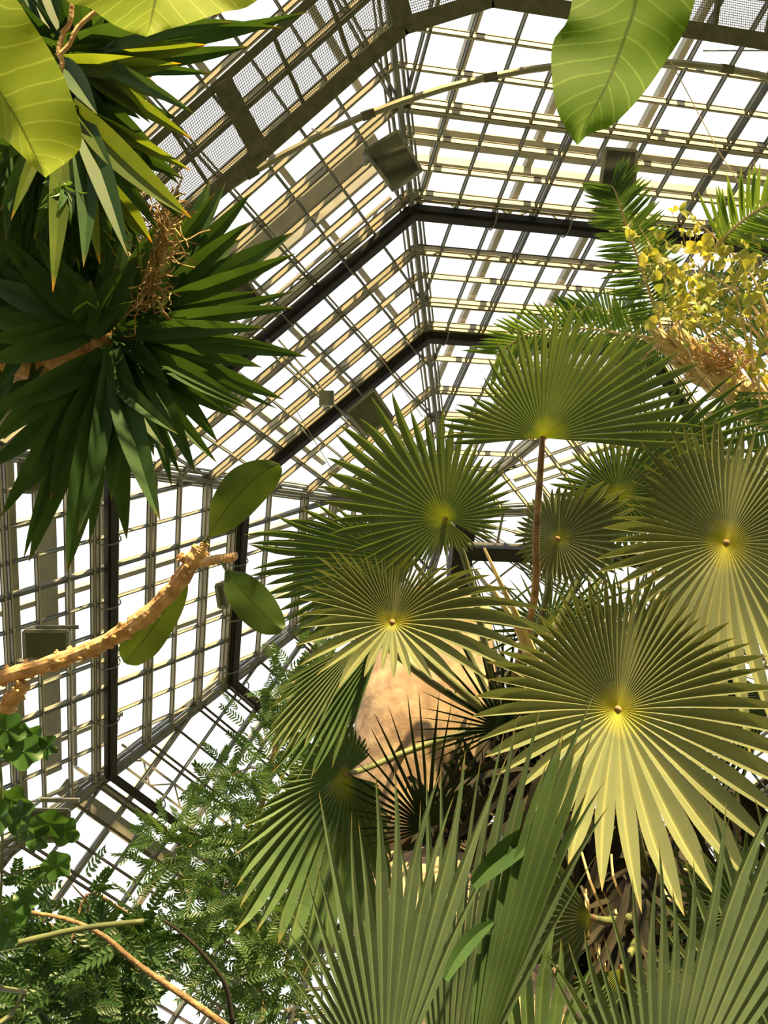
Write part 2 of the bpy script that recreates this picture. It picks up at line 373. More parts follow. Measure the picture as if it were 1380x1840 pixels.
b.quad(Vector((-150, -150, zz)), Vector((150, -150, zz)), Vector((150, 150, zz)), Vector((-150, 150, zz)))
tag(b.build('ground', M_soil), 'ground outside around the glass house', 'ground', None, 'structure')

# ------------------------------------------------------------------ catwalk
ZC = EYE.z + 0.513 * S
def cat_ring(ap_):
    out = []
    for k in range(8):
        for da in (2.45, -2.45):
            az = math.radians(-22.5 - 45 * k + da); r = ap_ / math.cos(math.radians(22.5 - 2.45))
            out.append(Vector((APEX.x + r * S * math.cos(az), APEX.y + r * S * math.sin(az), ZC)))
    return out
Ri, Ro, Rm = cat_ring(0.5055), cat_ring(0.5415), cat_ring(0.525)
cw = empty('catwalk', Vector((APEX.x, APEX.y, ZC)), 'dark perforated metal catwalk ring hung under the roof, upper left', 'catwalk')
Z = Vector((0, 0, 1))
b = MB(); bi = MB(); bo = MB(); bm = MB()
for i in range(16):
    j = (i + 1) % 16; L_ = (Ri[i] - Ri[j]).length; Lo = (Ro[i] - Ro[j]).length
    nu = L_ / 0.028; nv = 0.036 * S / 0.028
    b.quad(Ri[i], Ri[j], Ro[j], Ro[i], [(0, 0), (nu, 0), (nu, nv), (0, nv)])
    bi.bar(Ri[i], Ri[j], 0.06, 0.30, Z); bi.bar(Ri[i] - Z*.15, Ri[j] - Z*.15, 0.20, 0.03, Z)
    bo.bar(Ro[i], Ro[j], 0.06, 0.24, Z); bo.bar(Ro[i] - Z*.11, Ro[j] - Z*.11, 0.10, 0.03, Z)
    bm.bar(Rm[i] - Z*.05, Rm[j] - Z*.05, 0.05, 0.06, Z)
    if L_ > 2:
        pass
b.build('grating', M_grate, cw); bi.build('inner_beam', M_cat, cw); bo.build('outer_beam', M_cat, cw); bm.build('stringer', M_cat, cw)
for i in range(16):
    j = (i + 1) % 16; L_ = (Ri[i] - Ri[j]).length
    if L_ > 2:
        nseg = 4
        for q in range(nseg + 1):
            t = q / nseg
            b = MB(); b.bar(Ri[i].lerp(Ri[j], t) - Z*.17, Ro[i].lerp(Ro[j], t) - Z*.17, 0.26, 0.03, Z); b.build('cross_plate', M_cat, cw)
            if q < nseg:
                for u in (1/3, 2/3):
                    t2 = (q + u) / nseg
                    b = MB(); b.bar(Ri[i].lerp(Ri[j], t2) - Z*.06, Ro[i].lerp(Ro[j], t2) - Z*.06, 0.05, 0.08, Z); b.build('cross_bar', M_cat, cw)
            b = MB(); a_ = Ri[i].lerp(Ri[j], t)
            r_ = (Vector((a_.x, a_.y, 0)) - Vector((APEX.x, APEX.y, 0))).length
            b.tube([a_, a_ + Z * 3.0], 0.012, 5); b.build('hanger_rod', M_cat, cw)
# hoop rail
b = MB(); ZH = EYE.z + 0.605 * S; pts = []
for i in range(121):
    a = 2 * math.pi * i / 120; pts.append(Vector((APEX.x + 0.4956 * S * math.cos(a), APEX.y + 0.4956 * S * math.sin(a), ZH)))
hoop = None
b.tube(pts[:-1] + [pts[0]], 0.055, 6)
hoop = tag(b.build('hoop_rail', M_rail), 'long curved pipe rail arching across the upper roof from catwalk to right edge', 'rail')
for i in range(0, 120, 3):
    b = MB(); b.bar(pts[i], pts[i].lerp(pts[i + 1], 0.3), 0.125, 0.125, Z); b.build('rail_clamp', M_cat, hoop)
for i in range(0, 120, 10):
    b = MB(); b.tube([pts[i], pts[i] + Z * 1.2], 0.015, 5); b.build('hanger_rod', M_cat, hoop)

# ------------------------------------------------------------------ floodlights
def floodlight(corners, d, label):
    """square glass-fronted lamp hung under the roof; corners: four pixels"""
    c = [P(x, y, d) for x, y in corners]
    ctr = sum(c, Vector()) / 4
    nrm = (c[1] - c[0]).cross(c[3] - c[0]).normalized()
    if nrm.dot(EYE - ctr) < 0: nrm = -nrm
    e = empty('floodlight', ctr, label, 'floodlight', 'glass fronted floodlights under the roof')
    b = MB()
    back = [lerp(ctr, q, 0.6) - nrm * 0.28 for q in c]
    for i in range(4):
        j = (i + 1) % 4
        b.quad(c[i], c[j], back[j], back[i]); b.bar(c[i], c[j], 0.05, 0.05, nrm)
    b.quad(*back)
    b.build('housing', M_mull, e)
    b = MB(); b.quad(*[q + nrm * 0.02 for q in c]); b.build('front_glass', M_lglass, e)
    b = MB(); b.tube([lerp(back[0], back[1], .5) + nrm*.1, lerp(back[2], back[3], .5) + nrm*.1], 0.05, 8); b.build('bulb', M_purlin, e)
    b = MB(); top = lerp(c[0], c[1], 0.5) - nrm * .15
    b.bar(c[0] - nrm * .1, c[0] - nrm * 0.55, 0.06, 0.06, c[1] - c[0]); b.bar(c[0] - nrm*.5, c[1] - nrm * 0.5, 0.06, 0.06, nrm)
    b.build('bracket', M_mull, e)
floodlight([(655, 272), (715, 235), (757, 306), (707, 343)], 15.2, 'square green-glass floodlight on the roof ridge just below the curved rail')
floodlight([(1088, 267), (1144, 272), (1138, 350), (1076, 350)], 15.0, 'upright green-glass floodlight behind the top of the feather palm frond')
floodlight([(43, 1134), (122, 1134), (122, 1185), (45, 1185)], 14.6, 'green-glass floodlight just above the frangipani branch at the left')
floodlight([(34, 830), (92, 830), (92, 886), (36, 884)], 15.0, 'small floodlight behind the hanging yucca blades at the left edge')
floodlight([(50, 1455), (124, 1456), (124, 1510), (50, 1512)], 14.4, 'floodlight partly hidden by the lobed leaves at lower left')
floodlight([(622, 742), (672, 700), (706, 752), (658, 783)], 16.2, 'dark floodlight behind the blades of the upper fan beside the inner ring beam')
floodlight([(385, 510), (440, 495), (470, 540), (418, 575)], 14.6, 'floodlight behind the right-hand blades of the large yucca')
floodlight([(388, 1052), (402, 1048), (410, 1090), (394, 1092)], 15.6, 'tiny floodlight on the post behind the right frangipani leaf')
# motor box on the inner ring beam with its drive shaft
e = empty('vent_motor', P(588, 715, 17.2), 'small dark vent motor box on the roof rail left of the inner black beam', 'motor')
b = MB(); b.bar(P(574, 716, 17.2), P(600, 716, 17.2), 0.26, 0.22, cv(0, 0, 1)); b.build('gear_box', M_mull, e)
b = MB()
b.tube([P(478, 610, 17.3), P(580, 712, 17.3)], 0.03, 6); b.tube([P(500, 610, 17.4), P(585, 705, 17.4)], 0.02, 6); b.tube([P(598, 725, 17.3), P(660, 790, 17.5)], 0.025, 6)
b.build('drive_shaft', M_mull, e)
# thin wires
for i, pts in enumerate([[(1205, 110), (1290, 270), (1380, 410)], [(667, 618), (760, 750)], [(528, 730), (600, 850)]]):
    b = MB(); b.tube([P(x, y, 12) for x, y in pts], 0.006, 4)
    tag(b.build('wire', M_tan), ['pale thin wire slanting down behind the feather palm tips at right', 'thin wire crossing the black beam above the upper fan', 'thin wire crossing the roof bars above the frangipani leaf'][i], 'wire')

# ------------------------------------------------------------------ leaf builders
def strip(b, C_, W_, nrm, fold, us):
    """blade from centreline points C_, half width vectors W_, V fold along nrm"""
    vs = []; uv = []; n = len(C_)
    for i in range(n):
        f = nrm * W_[i].length * fold
        vs += [C_[i] - W_[i] + f, C_[i] - f, C_[i] + W_[i] + f]
        uv += [(us[i], 0.0), (us[i], 0.5), (us[i], 1.0)]
    fs = []
    for i in range(n - 1):
        a = 3 * i; fs += [(a, a+1, a+4, a+3), (a+1, a+2, a+5, a+4)]
    b.add(vs, fs, uv)
def prof(lst, th):
    lst = sorted(lst)
    if th <= lst[0][0]: return lst[0][1]
    for (a, ra), (c, rc) in zip(lst, lst[1:]):
        if th <= c: return ra + (rc - ra) * (th - a) / (c - a)
    return lst[-1][1]
def fan(parent, hub, d, n, lst, N, split=0.6, droop=0.12, fold=0.35, mt=None, seed=1, cone=0.0, warp=None, cup=0.05, jit=0.06, wide=1.0, kink=0.25, name='frond'):
    rg = random.Random(seed)
    H = P(hub[0], hub[1], d); nn = cv(*n)
    def onpl(th, r):
        dd = dirv(hub[0] + r * math.cos(th), hub[1] - r * math.sin(th))
        l = (H - EYE).dot(nn) / dd.dot(nn); return EYE + dd * l
    t0, t1 = lst[0][0], lst[-1][0]
    if lst[0][0] > lst[-1][0]: t0, t1 = t1, t0
    L = sorted(lst)
    dth = (t1 - t0) / N
    # unit direction rate: 3D vector per pixel of radius, along each boundary angle
    b = MB(); NS = 12
    tc_, amp = warp if warp else (0, 0)
    grid = [0.0]; M_ = 720
    for q in range(M_):
        th_ = t0 + (q + .5) * (t1 - t0) / M_; grid.append(grid[-1] + 1.0 / (1 + amp * math.cos(math.radians(th_ - tc_))))
    bnd = []
    j_ = 0
    for q in range(N + 1):
        tgt = grid[-1] * q / N
        while j_ < M_ - 1 and grid[j_ + 1] < tgt: j_ += 1
        bnd.append(t0 + (j_ + (tgt - grid[j_]) / (grid[j_ + 1] - grid[j_])) * (t1 - t0) / M_)
    Lav = sum((onpl(math.radians(t0 + (q + .5) * dth), prof(L, t0 + (q + .5) * dth)) - H).length for q in range(N)) / N
    for k in range(N):
        th = (bnd[k] + bnd[k + 1]) / 2; dth = bnd[k + 1] - bnd[k]
        fo = fold * (1 - amp * 0.9 * math.cos(math.radians(th - tc_)))
        R = prof(L, th) * (1 + rg.uniform(-jit, jit))
        tip = onpl(math.radians(th), R)
        e0 = (onpl(math.radians(th - dth/2), R) - H); e1 = (onpl(math.radians(th + dth/2), R) - H)
        ax = tip - H; Ln = ax.length
        sp = min(0.9, max(0.15, split + rg.uniform(-.07, .07)))
        spR = prof(L, th)
        Cs = []; Ws = []; us = []
        bend = rg.uniform(-1, 1) * kink
        tw = rg.uniform(-1, 1) * kink * 0.6
        dr = droop * rg.uniform(0.6, 1.5)
        Wd = (e1 - e0) / 2
        for i in range(NS):
            s = (i / (NS - 1)) ** 0.9
            rr0 = Ln * s; c = H + ax * s - nn * (cup * rr0 * rr0 / Lav) + nn * (cone * rr0)
            c = c + DOWN * (droop * rr0 ** 3 / Lav ** 2 + (dr - droop) * Ln * max(0, s - sp) ** 2)
            if s > sp:
                q = (s - sp) / (1 - sp)
                c = c + Wd.normalized() * (bend * Ln * 0.18 * q * q) + nn * (tw * Ln * 0.15 * q * q)
                wf = sp * (1 - q ** 1.7) ** 0.9 * (1 + 0.25 * min(q, .4) * wide)
                if q > 0.999: wf = 0.001
                W_ = Wd * wf
            else:
                W_ = Wd * max(s, 0.004)
            Cs.append(c); Ws.append(W_); us.append(s)
        strip(b, Cs, Ws, nn, fo * 1.9, us)
    return b.build(name, mt or M_fan, parent)
def petiole(parent, pts, r0, r1, mt=None, name='petiole'):
    b = MB(); c = catmull(pts, 12); b.tube(c, [lerp(r0, r1, i / 11) for i in range(12)], 6)
    return b.build(name, mt or M_stem, parent, True)
def hubknob(parent, hub, d, n, r=0.009, mt=None):
    b = MB(); H = P(hub[0], hub[1], d); nn = cv(*n)
    if nn.dot(EYE - H) < 0: nn = -nn
    b.tube([H - nn * r, H + nn * r * .4, H + nn * r * 1.2], [r * 1.3, r * 1.2, r * .3], 8)
    return b.build('hub', mt or M_bark, parent, True)
def sword(b, base, tip, db, dt, wpx, bend=0.0, sag=0.04, fold=0.3, nrm=None, n=12, peak=0.42):
    A = P(base[0], base[1], db); B = P(tip[0], tip[1], dt)
    ax = B - A; Ln = ax.length
    v = (EYE - (A + B) / 2).normalized() if nrm is None else nrm
    side = ax.cross(v).normalized(); up = side.cross(ax).normalized()
    if up.dot(v) < 0: up = -up
    dm = (db + dt) / 2; W = wpx * dm / F / 2
    Cs = []; Ws = []; us = []
    for i in range(n):
        s = i / (n - 1)
        c = A + ax * s + side * (bend * Ln * 4 * s * (1 - s)) + up * (sag * Ln * 4 * s * (1 - s))
        if s < peak: wf = 0.45 + 0.55 * math.sin(s / peak * math.pi / 2)
        else: wf = max(0.0, math.cos((s - peak) / (1 - peak) * math.pi / 2)) ** 0.85
        Cs.append(c); Ws.append(side * W * max(wf, 0.01)); us.append(s)
    strip(b, Cs, Ws, up, fold, us)
def broad(parent, left, mid, right, d0, d1, mt, name='leaf', sag=0.0, wave=0.01, NU=26, NV=5, seed=1, cupv=0.03):
    rg = random.Random(seed)
    def rs(pl):
        return catmull([Vector((x, y, 0)) for x, y in pl], NU)
    l, m_, r = rs(left), rs(mid), rs(right)
    vs = []; uv = []
    rowsn = 2 * NV + 1
    v = cv(0, 0, 1)
    for i in range(NU):
        u = i / (NU - 1); d = lerp(d0, d1, u)
        for j in range(rowsn):
            t = j / (rowsn - 1)
            p = l[i].lerp(m_[i], t * 2) if t <= .5 else m_[i].lerp(r[i], t * 2 - 1)
            wpx = (l[i] - r[i]).length * d / F
            q = P(p.x, p.y, d) - v * 0
            a = abs(t - .5) * 2
            q = EYE + (q - EYE) * (1 + (cupv * wpx * a * a + wave * math.sin(u * 15 + (1 if t > .5 else 0)) * a - sag * math.sin(u * math.pi)) / d)
            vs.append(q); uv.append((u, t))
    fs = []
    for i in range(NU - 1):
        for j in range(rowsn - 1):
            a = i * rowsn + j; fs.append((a, a + 1, a + rowsn + 1, a + rowsn))
    b = MB(); b.add(vs, fs, uv)
    return b.build(name, mt, parent, True)
def pinnate(b, pts, n, llen, lw, ang=55, rg=random, lift=0.2, taper=True, nrm=None, sides=(-1, 1), rtube=None, start=0.05, droop=0.1, segs=5):
    """feather leaf: leaflets along a rachis (3D points); leaflet length llen(t), width lw"""
    c = catmull(pts, n + 2)
    for i in range(1, n + 1):
        t = i / n
        if t < start: continue
        p = c[i]; tg = (c[i + 1] - c[i - 1]).normalized()
        v = (EYE - p).normalized() if nrm is None else nrm
        sd0 = tg.cross(v).normalized(); up = sd0.cross(tg).normalized()
        if up.dot(v) < 0: up = -up
        for sgn in sides:
            a = math.radians(ang * (1 - 0.45 * t) + rg.uniform(-6, 6))
            dr = (tg * math.cos(a) + sd0 * sgn * math.sin(a) + up * rg.uniform(-lift, lift)).normalized()
            Ln = (llen(t) if callable(llen) else llen) * rg.uniform(0.88, 1.08)
            sw = dr.cross(up).normalized() * lw / 2
            Cs = []; Ws = []; us = []
            for q in range(segs):
                s = q / (segs - 1)
                Cs.append(p + dr * Ln * s + DOWN * droop * Ln * s * s)
                Ws.append(sw * max(0.02, math.sin(math.pi * min(1, 0.12 + s * 0.88)) ** 0.7)); us.append(s)
            strip(b, Cs, Ws, up, 0.25, us)

# ------------------------------------------------------------------ the tall fan palm (right of centre)
tp = empty('fan_palm', Vector((-1.2, 1.9, 0)), 'tall fan palm with thick smooth pinkish trunk and pleated round fans in the centre', 'palm')
TR = [P(805, 1080, 5.3), P(785, 1200, 5.15), P(762, 1320, 5.0), P(745, 1450, 4.9), P(760, 1620, 4.7)]
tr0 = TR[-1]
TR += [Vector((tr0.x * .75, tr0.y * .95, tr0.z * .5)), Vector((tr0.x * .6, tr0.y * .95, -0.05))]
b = MB(); c = catmull(TR, 40)
rr = [lerp(0.24, 0.37, min(1, i / 10)) for i in range(40)]
b.tube(c, rr, 24, bump=0.015); b.build('trunk', M_trunk, tp, True)
CR = P(900, 1300, 4.5)   # crown heart
F1 = [(-4, 245), (5, 290), (15, 300), (24, 305), (30, 312), (40, 275), (50, 292), (58, 260), (68, 235), (76, 252), (85, 244), (97, 222), (110, 205), (122, 178), (135, 160), (146, 148), (158, 165), (168, 188), (178, 180), (184, 165)]
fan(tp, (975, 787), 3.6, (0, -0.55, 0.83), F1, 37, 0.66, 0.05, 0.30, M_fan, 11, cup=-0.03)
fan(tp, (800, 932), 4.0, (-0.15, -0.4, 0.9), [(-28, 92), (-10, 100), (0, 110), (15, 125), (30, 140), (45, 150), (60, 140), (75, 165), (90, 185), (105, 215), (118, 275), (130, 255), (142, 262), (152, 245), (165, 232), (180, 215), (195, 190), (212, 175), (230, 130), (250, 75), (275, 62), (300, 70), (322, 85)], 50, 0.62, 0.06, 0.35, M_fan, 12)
fan(tp, (705, 1118), 3.2, (0.0, 0.42, .9), [(-50, 135), (-30, 190), (-15, 240), (0, 225), (8, 262), (20, 220), (35, 185), (50, 140), (65, 118), (90, 108), (105, 120), (120, 138), (132, 185), (145, 190), (160, 170), (180, 168), (195, 172), (210, 178), (222, 165), (236, 118), (250, 98), (268, 100), (290, 108), (310, 135)], 46, 0.5, 0.18, 0.40, M_fan_lit, 13, wide=1.8, cone=.25, warp=(275, .6), kink=.15)
fan(tp, (1003, 968), 4.3, (-0.45, 0.1, 0.87), [(-60, 92), (-40, 115), (-20, 125), (0, 125), (20, 155), (40, 150), (60, 130), (80, 108), (100, 100), (120, 92), (150, 86), (180, 82), (210, 80), (240, 82), (270, 82), (300, 92)], 44, 0.68, 0.08, 0.4, M_fan_lit, 14)
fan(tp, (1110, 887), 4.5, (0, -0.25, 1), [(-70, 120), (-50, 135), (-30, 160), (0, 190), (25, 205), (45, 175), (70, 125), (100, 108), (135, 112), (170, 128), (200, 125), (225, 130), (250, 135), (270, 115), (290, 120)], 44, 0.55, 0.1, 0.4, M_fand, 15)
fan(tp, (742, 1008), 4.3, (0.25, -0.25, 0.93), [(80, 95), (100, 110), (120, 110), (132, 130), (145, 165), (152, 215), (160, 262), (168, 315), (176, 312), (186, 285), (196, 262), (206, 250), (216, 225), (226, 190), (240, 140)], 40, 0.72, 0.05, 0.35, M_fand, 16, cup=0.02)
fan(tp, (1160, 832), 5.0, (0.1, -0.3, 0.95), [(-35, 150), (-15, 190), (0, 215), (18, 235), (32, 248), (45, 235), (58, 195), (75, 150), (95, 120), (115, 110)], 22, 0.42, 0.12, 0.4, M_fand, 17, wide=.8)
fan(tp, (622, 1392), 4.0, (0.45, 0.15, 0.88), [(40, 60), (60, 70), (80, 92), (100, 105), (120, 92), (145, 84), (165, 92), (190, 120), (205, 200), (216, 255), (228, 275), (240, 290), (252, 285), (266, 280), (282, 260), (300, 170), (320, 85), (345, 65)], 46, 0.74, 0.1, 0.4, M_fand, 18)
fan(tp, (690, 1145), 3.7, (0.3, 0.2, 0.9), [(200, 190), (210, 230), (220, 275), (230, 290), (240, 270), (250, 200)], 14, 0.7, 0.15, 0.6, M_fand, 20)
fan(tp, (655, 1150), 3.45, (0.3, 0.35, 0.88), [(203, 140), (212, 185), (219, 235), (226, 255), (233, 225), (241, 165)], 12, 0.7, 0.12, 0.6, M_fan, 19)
for hb, d, nn_, ctl in [((975, 787), 3.6, (0, -.55, .83), [(970, 860, 3.75), (963, 960, 4.0), (958, 1090, 4.3)]),
                  ((800, 932), 4.0, (-.15, -.4, .9), [(818, 960, 4.3), (850, 1060, 4.4)]),
                  ((705, 1118), 3.2, (0, .12, 1), [(712, 1125, 3.5), (780, 1200, 4.2)]),
                  ((1003, 968), 4.3, (.45, -.2, .87), [(990, 1010, 4.4), (975, 1100, 4.5)]),
                  ((1110, 887), 4.5, (0, -.25, 1), [(1070, 980, 4.6), (1010, 1100, 4.6)]),
                  ((742, 1008), 4.3, (.25, -.25, .93), [(780, 1060, 4.6), (830, 1150, 4.6)]),
                  ((1160, 832), 5.0, (.1, -.3, .95), [(1120, 960, 5.0), (1030, 1120, 4.8)]),
                  ((622, 1392), 4.0, (.45, .15, .88), [(660, 1380, 4.3), (760, 1340, 4.5)]),
                  ((655, 1150), 3.45, (.3, .35, .88), [(690, 1160, 3.9), (780, 1230, 4.4)])]:
    pts = [P(hb[0], hb[1], d + 0.01)] + [P(*q) for q in ctl] + [CR]
    petiole(tp, pts, 0.011, 0.02, M_bark if hb[0] == 975 else M_stem)
    hubknob(tp, hb, d, nn_)
for pts in ([(870, 985, 4.2), (905, 1060, 4.2), (935, 1120, 4.25), (965, 1190, 4.3)], [(880, 1050, 4.25), (925, 1120, 4.25), (950, 1180, 4.3)], [(1020, 1090, 4.1), (990, 1150, 4.2), (985, 1200, 4.3)]):
    b = MB(); c = catmull([P(*q) for q in pts], 10); b.tube(c, [0.006 + 0.016 * i / 9 for i in range(10)], 5); b.build('dry_stalk', M_tan, tp)
# dark dead skirt around the crown
def skirt(parent, ctrs, n, seed, ln=(0.25, 0.55), mt=None, name='dead_skirt'):
    rg = random.Random(seed); b = MB()
    for i in range(n):
        cx, cy, rx, ry, d0, d1 = rg.choice(ctrs)
        x = cx + rg.uniform(-rx, rx); y = cy + rg.uniform(-ry, ry); d = rg.uniform(d0, d1)
        a = rg.gauss(-math.pi / 2, 0.55); L_ = rg.uniform(*ln) * F / d
        sword(b, (x, y - L_ / 2), (x + L_ * math.cos(a), y - L_ / 2 - L_ * math.sin(a)), d, d + rg.uniform(-.25, .1), rg.uniform(0.03, 0.075) * F / d, rg.uniform(-.12, .12), 0.05, 0.3, n=6)
    return b.build(name, mt or M_dead, parent)
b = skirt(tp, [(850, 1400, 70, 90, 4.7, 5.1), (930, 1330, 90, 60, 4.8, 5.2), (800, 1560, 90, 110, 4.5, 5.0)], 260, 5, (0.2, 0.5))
fan(tp, (770, 1487), 3.9, (-0.2, -0.1, 0.97), [(18, 150), (40, 175), (58, 205), (72, 225), (85, 245), (98, 262), (110, 262), (124, 212), (140, 190), (160, 165), (180, 140), (205, 110)], 26, 0.22, 0.05, 0.5, M_spike, 21, wide=0.4)
fan(tp, (905, 1310), 4.4, (0, 0.1, 1), [(40, 150), (70, 190), (95, 205), (130, 190), (155, 170), (172, 165), (190, 170), (215, 150)], 22, 0.2, 0.05, 0.5, M_spike, 22, wide=0.3)
fan(tp, (985, 1130), 4.6, (0, 0.1, 1), [(-30, 150), (0, 190), (30, 190), (60, 150), (90, 120), (120, 120), (150, 140), (180, 150), (210, 130)], 30, 0.3, 0.1, 0.5, M_fand, 23, wide=0.5)

# ------------------------------------------------------------------ second fan palm, lower right
t2 = empty('fan_palm', Vector((-0.9, 2.3, 0)), 'fan palm at lower right with huge sunlit round fans over a dark skirt', 'palm')
C2 = P(1180, 1640, 4.1)
fan(t2, (1110, 1275), 2.9, (0, 0.5, 0.87), [(-40, 345), (-25, 350), (-10, 310), (0, 285), (15, 255), (30, 235), (45, 212), (58, 210), (70, 225), (90, 240), (110, 238), (130, 232), (150, 250), (165, 258), (180, 285), (195, 255), (210, 240), (225, 240), (238, 270), (250, 310), (262, 308), (275, 318), (288, 330), (300, 350), (320, 345)], 54, 0.60, 0.14, 0.42, M_fan_lit, 31, wide=1.8, kink=.12, cone=.25, warp=(275, .5))
fan(t2, (1305, 975), 3.3, (-0.1, 0.45, .9), [(-60, 345), (-45, 320), (-25, 280), (0, 245), (25, 225), (45, 210), (60, 215), (75, 200), (92, 202), (105, 220), (118, 232), (130, 240), (145, 235), (160, 210), (178, 232), (192, 255), (205, 215), (222, 235), (238, 280), (252, 340), (268, 350), (285, 348), (300, 345)], 58, 0.60, 0.12, 0.42, M_fan_lit, 32, wide=1.2, kink=.2, cone=.15, warp=(275, .3))
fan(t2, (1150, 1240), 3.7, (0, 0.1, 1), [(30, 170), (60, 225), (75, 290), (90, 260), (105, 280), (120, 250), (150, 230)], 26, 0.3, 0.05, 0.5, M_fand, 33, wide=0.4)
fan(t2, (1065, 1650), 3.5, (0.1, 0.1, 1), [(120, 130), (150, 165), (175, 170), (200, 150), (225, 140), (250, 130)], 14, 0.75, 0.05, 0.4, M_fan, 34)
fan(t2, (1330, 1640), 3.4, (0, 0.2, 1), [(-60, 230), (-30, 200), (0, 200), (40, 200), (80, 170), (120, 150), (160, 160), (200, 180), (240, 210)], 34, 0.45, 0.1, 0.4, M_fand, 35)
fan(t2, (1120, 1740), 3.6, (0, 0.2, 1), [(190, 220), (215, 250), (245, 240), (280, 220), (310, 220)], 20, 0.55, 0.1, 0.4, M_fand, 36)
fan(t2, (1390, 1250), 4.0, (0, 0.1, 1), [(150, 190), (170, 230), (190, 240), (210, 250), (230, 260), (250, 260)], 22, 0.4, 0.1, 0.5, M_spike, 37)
for hb, d, nn_, ctl in [((1110, 1275), 2.9, (0, .22, 1), [(1112, 1290, 3.2), (1125, 1420, 3.8)]), ((1305, 975), 3.3, (0, .1, 1), [(1300, 1000, 3.6), (1270, 1300, 4.0)]),
                        ((1065, 1650), 3.5, (0, .1, 1), [(1100, 1655, 3.7)]), ((1330, 1640), 3.4, (0, .2, 1), [(1290, 1650, 3.7)]), ((1120, 1740), 3.6, (0, .2, 1), [(1140, 1700, 3.8)])]:
    petiole(t2, [P(hb[0], hb[1], d + .01)] + [P(*q) for q in ctl] + [C2], 0.012, 0.024); hubknob(t2, hb, d, nn_, 0.010)
b = MB(); g0 = P(1190, 1780, 4.0)
b.tube(catmull([P(1150, 1560, 4.4), C2, g0, Vector((g0.x * .8, g0.y, g0.z * .45)), Vector((g0.x * .7, g0.y * .95, -0.05))], 24), [lerp(.16, .26, min(1, i / 6)) for i in range(24)], 14, bump=0.12)
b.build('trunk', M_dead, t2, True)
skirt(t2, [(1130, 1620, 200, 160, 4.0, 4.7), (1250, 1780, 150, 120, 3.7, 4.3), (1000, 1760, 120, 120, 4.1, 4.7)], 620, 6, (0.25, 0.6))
b = MB(); rg = random.Random(8)
for i in range(26):
    x = rg.uniform(930, 1220); y = rg.uniform(1480, 1790); d = rg.uniform(3.7, 4.0); a = rg.gauss(-1.5, .45); L_ = rg.uniform(60, 150)
    p = [P(x, y, d), P(x + L_ * .5 * math.cos(a) + rg.uniform(-12, 12), y - L_ * .5 * math.sin(a), d - .05), P(x + L_ * math.cos(a), y - L_ * math.sin(a), d)]
    b.tube(catmull(p, 6), 0.006, 4)
b.build('dry_stalk', M_tan, t2)
for pts in ([(1148, 1022, 4.0), (1132, 1110, 4.0), (1116, 1195, 3.9)], [(1176, 1018, 4.0), (1152, 1100, 4.0), (1128, 1185, 3.9)], [(1198, 1034, 4.0), (1176, 1090, 4.0), (1150, 1150, 3.9)], [(1115, 1090, 4.1), (1070, 1135, 4.1), (1040, 1175, 4.1)]):
    b = MB(); b.tube(catmull([P(*q) for q in pts], 8), [.004 + .005 * i / 7 for i in range(8)], 5); b.build('dry_stalk', M_tan, t2)
fan(t2, (1240, 1190), 4.3, (0, -.2, 1), [(120, 150), (150, 210), (170, 240), (185, 250), (200, 230), (215, 200)], 18, 0.35, 0.1, 0.5, M_fand, 38, wide=.4)
fan(t2, (1130, 1130), 4.8, (0, -.2, 1), [(-50, 150), (-20, 200), (0, 230), (15, 240), (30, 220), (50, 180)], 18, 0.35, 0.1, 0.5, M_fand, 39, wide=.4)

# ------------------------------------------------------------------ foreground fans
t3 = empty('low_fan_palm', Vector((-0.6, 0.7, 0)), 'low grey-green fan palm whose long upright blades fill the bottom centre', 'palm')
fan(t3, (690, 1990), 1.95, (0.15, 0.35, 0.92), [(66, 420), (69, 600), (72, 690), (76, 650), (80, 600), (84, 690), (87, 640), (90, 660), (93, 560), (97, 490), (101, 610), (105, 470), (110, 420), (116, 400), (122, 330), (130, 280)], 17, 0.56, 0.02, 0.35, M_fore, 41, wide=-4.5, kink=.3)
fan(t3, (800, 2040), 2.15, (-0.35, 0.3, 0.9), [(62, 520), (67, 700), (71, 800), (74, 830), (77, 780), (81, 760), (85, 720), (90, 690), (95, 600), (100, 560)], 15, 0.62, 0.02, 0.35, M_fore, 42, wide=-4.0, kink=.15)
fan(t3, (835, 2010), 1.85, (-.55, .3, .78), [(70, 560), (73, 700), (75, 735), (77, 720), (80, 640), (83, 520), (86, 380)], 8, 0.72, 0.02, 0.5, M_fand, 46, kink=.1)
b = MB(); sword(b, (850, 1590), (1018, 1472), 1.95, 2.0, 44, -.06, 0.02, .4); sword(b, (800, 1760), (897, 1650), 1.85, 1.95, 30, -.08, .02, .4)
b.build('folded_blade', M_yucca, t3)
t4 = empty('low_fan_palm', Vector((-0.8, 1.6, 0)), 'low fan palm with long curling olive blades at the bottom right corner', 'palm')
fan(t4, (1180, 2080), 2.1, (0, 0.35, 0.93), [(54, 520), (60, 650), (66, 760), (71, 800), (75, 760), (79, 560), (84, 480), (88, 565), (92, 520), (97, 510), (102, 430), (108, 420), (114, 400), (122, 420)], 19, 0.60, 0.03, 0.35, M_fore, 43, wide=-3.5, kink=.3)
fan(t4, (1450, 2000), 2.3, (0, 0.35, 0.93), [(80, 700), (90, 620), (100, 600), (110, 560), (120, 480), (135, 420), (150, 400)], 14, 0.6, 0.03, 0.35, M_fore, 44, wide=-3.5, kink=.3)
fan(t4, (960, 2060), 2.3, (0, 0.35, 0.93), [(60, 330), (75, 380), (90, 420), (105, 440), (120, 420)], 10, 0.6, 0.03, 0.35, M_fand, 45, wide=-3, kink=.4)
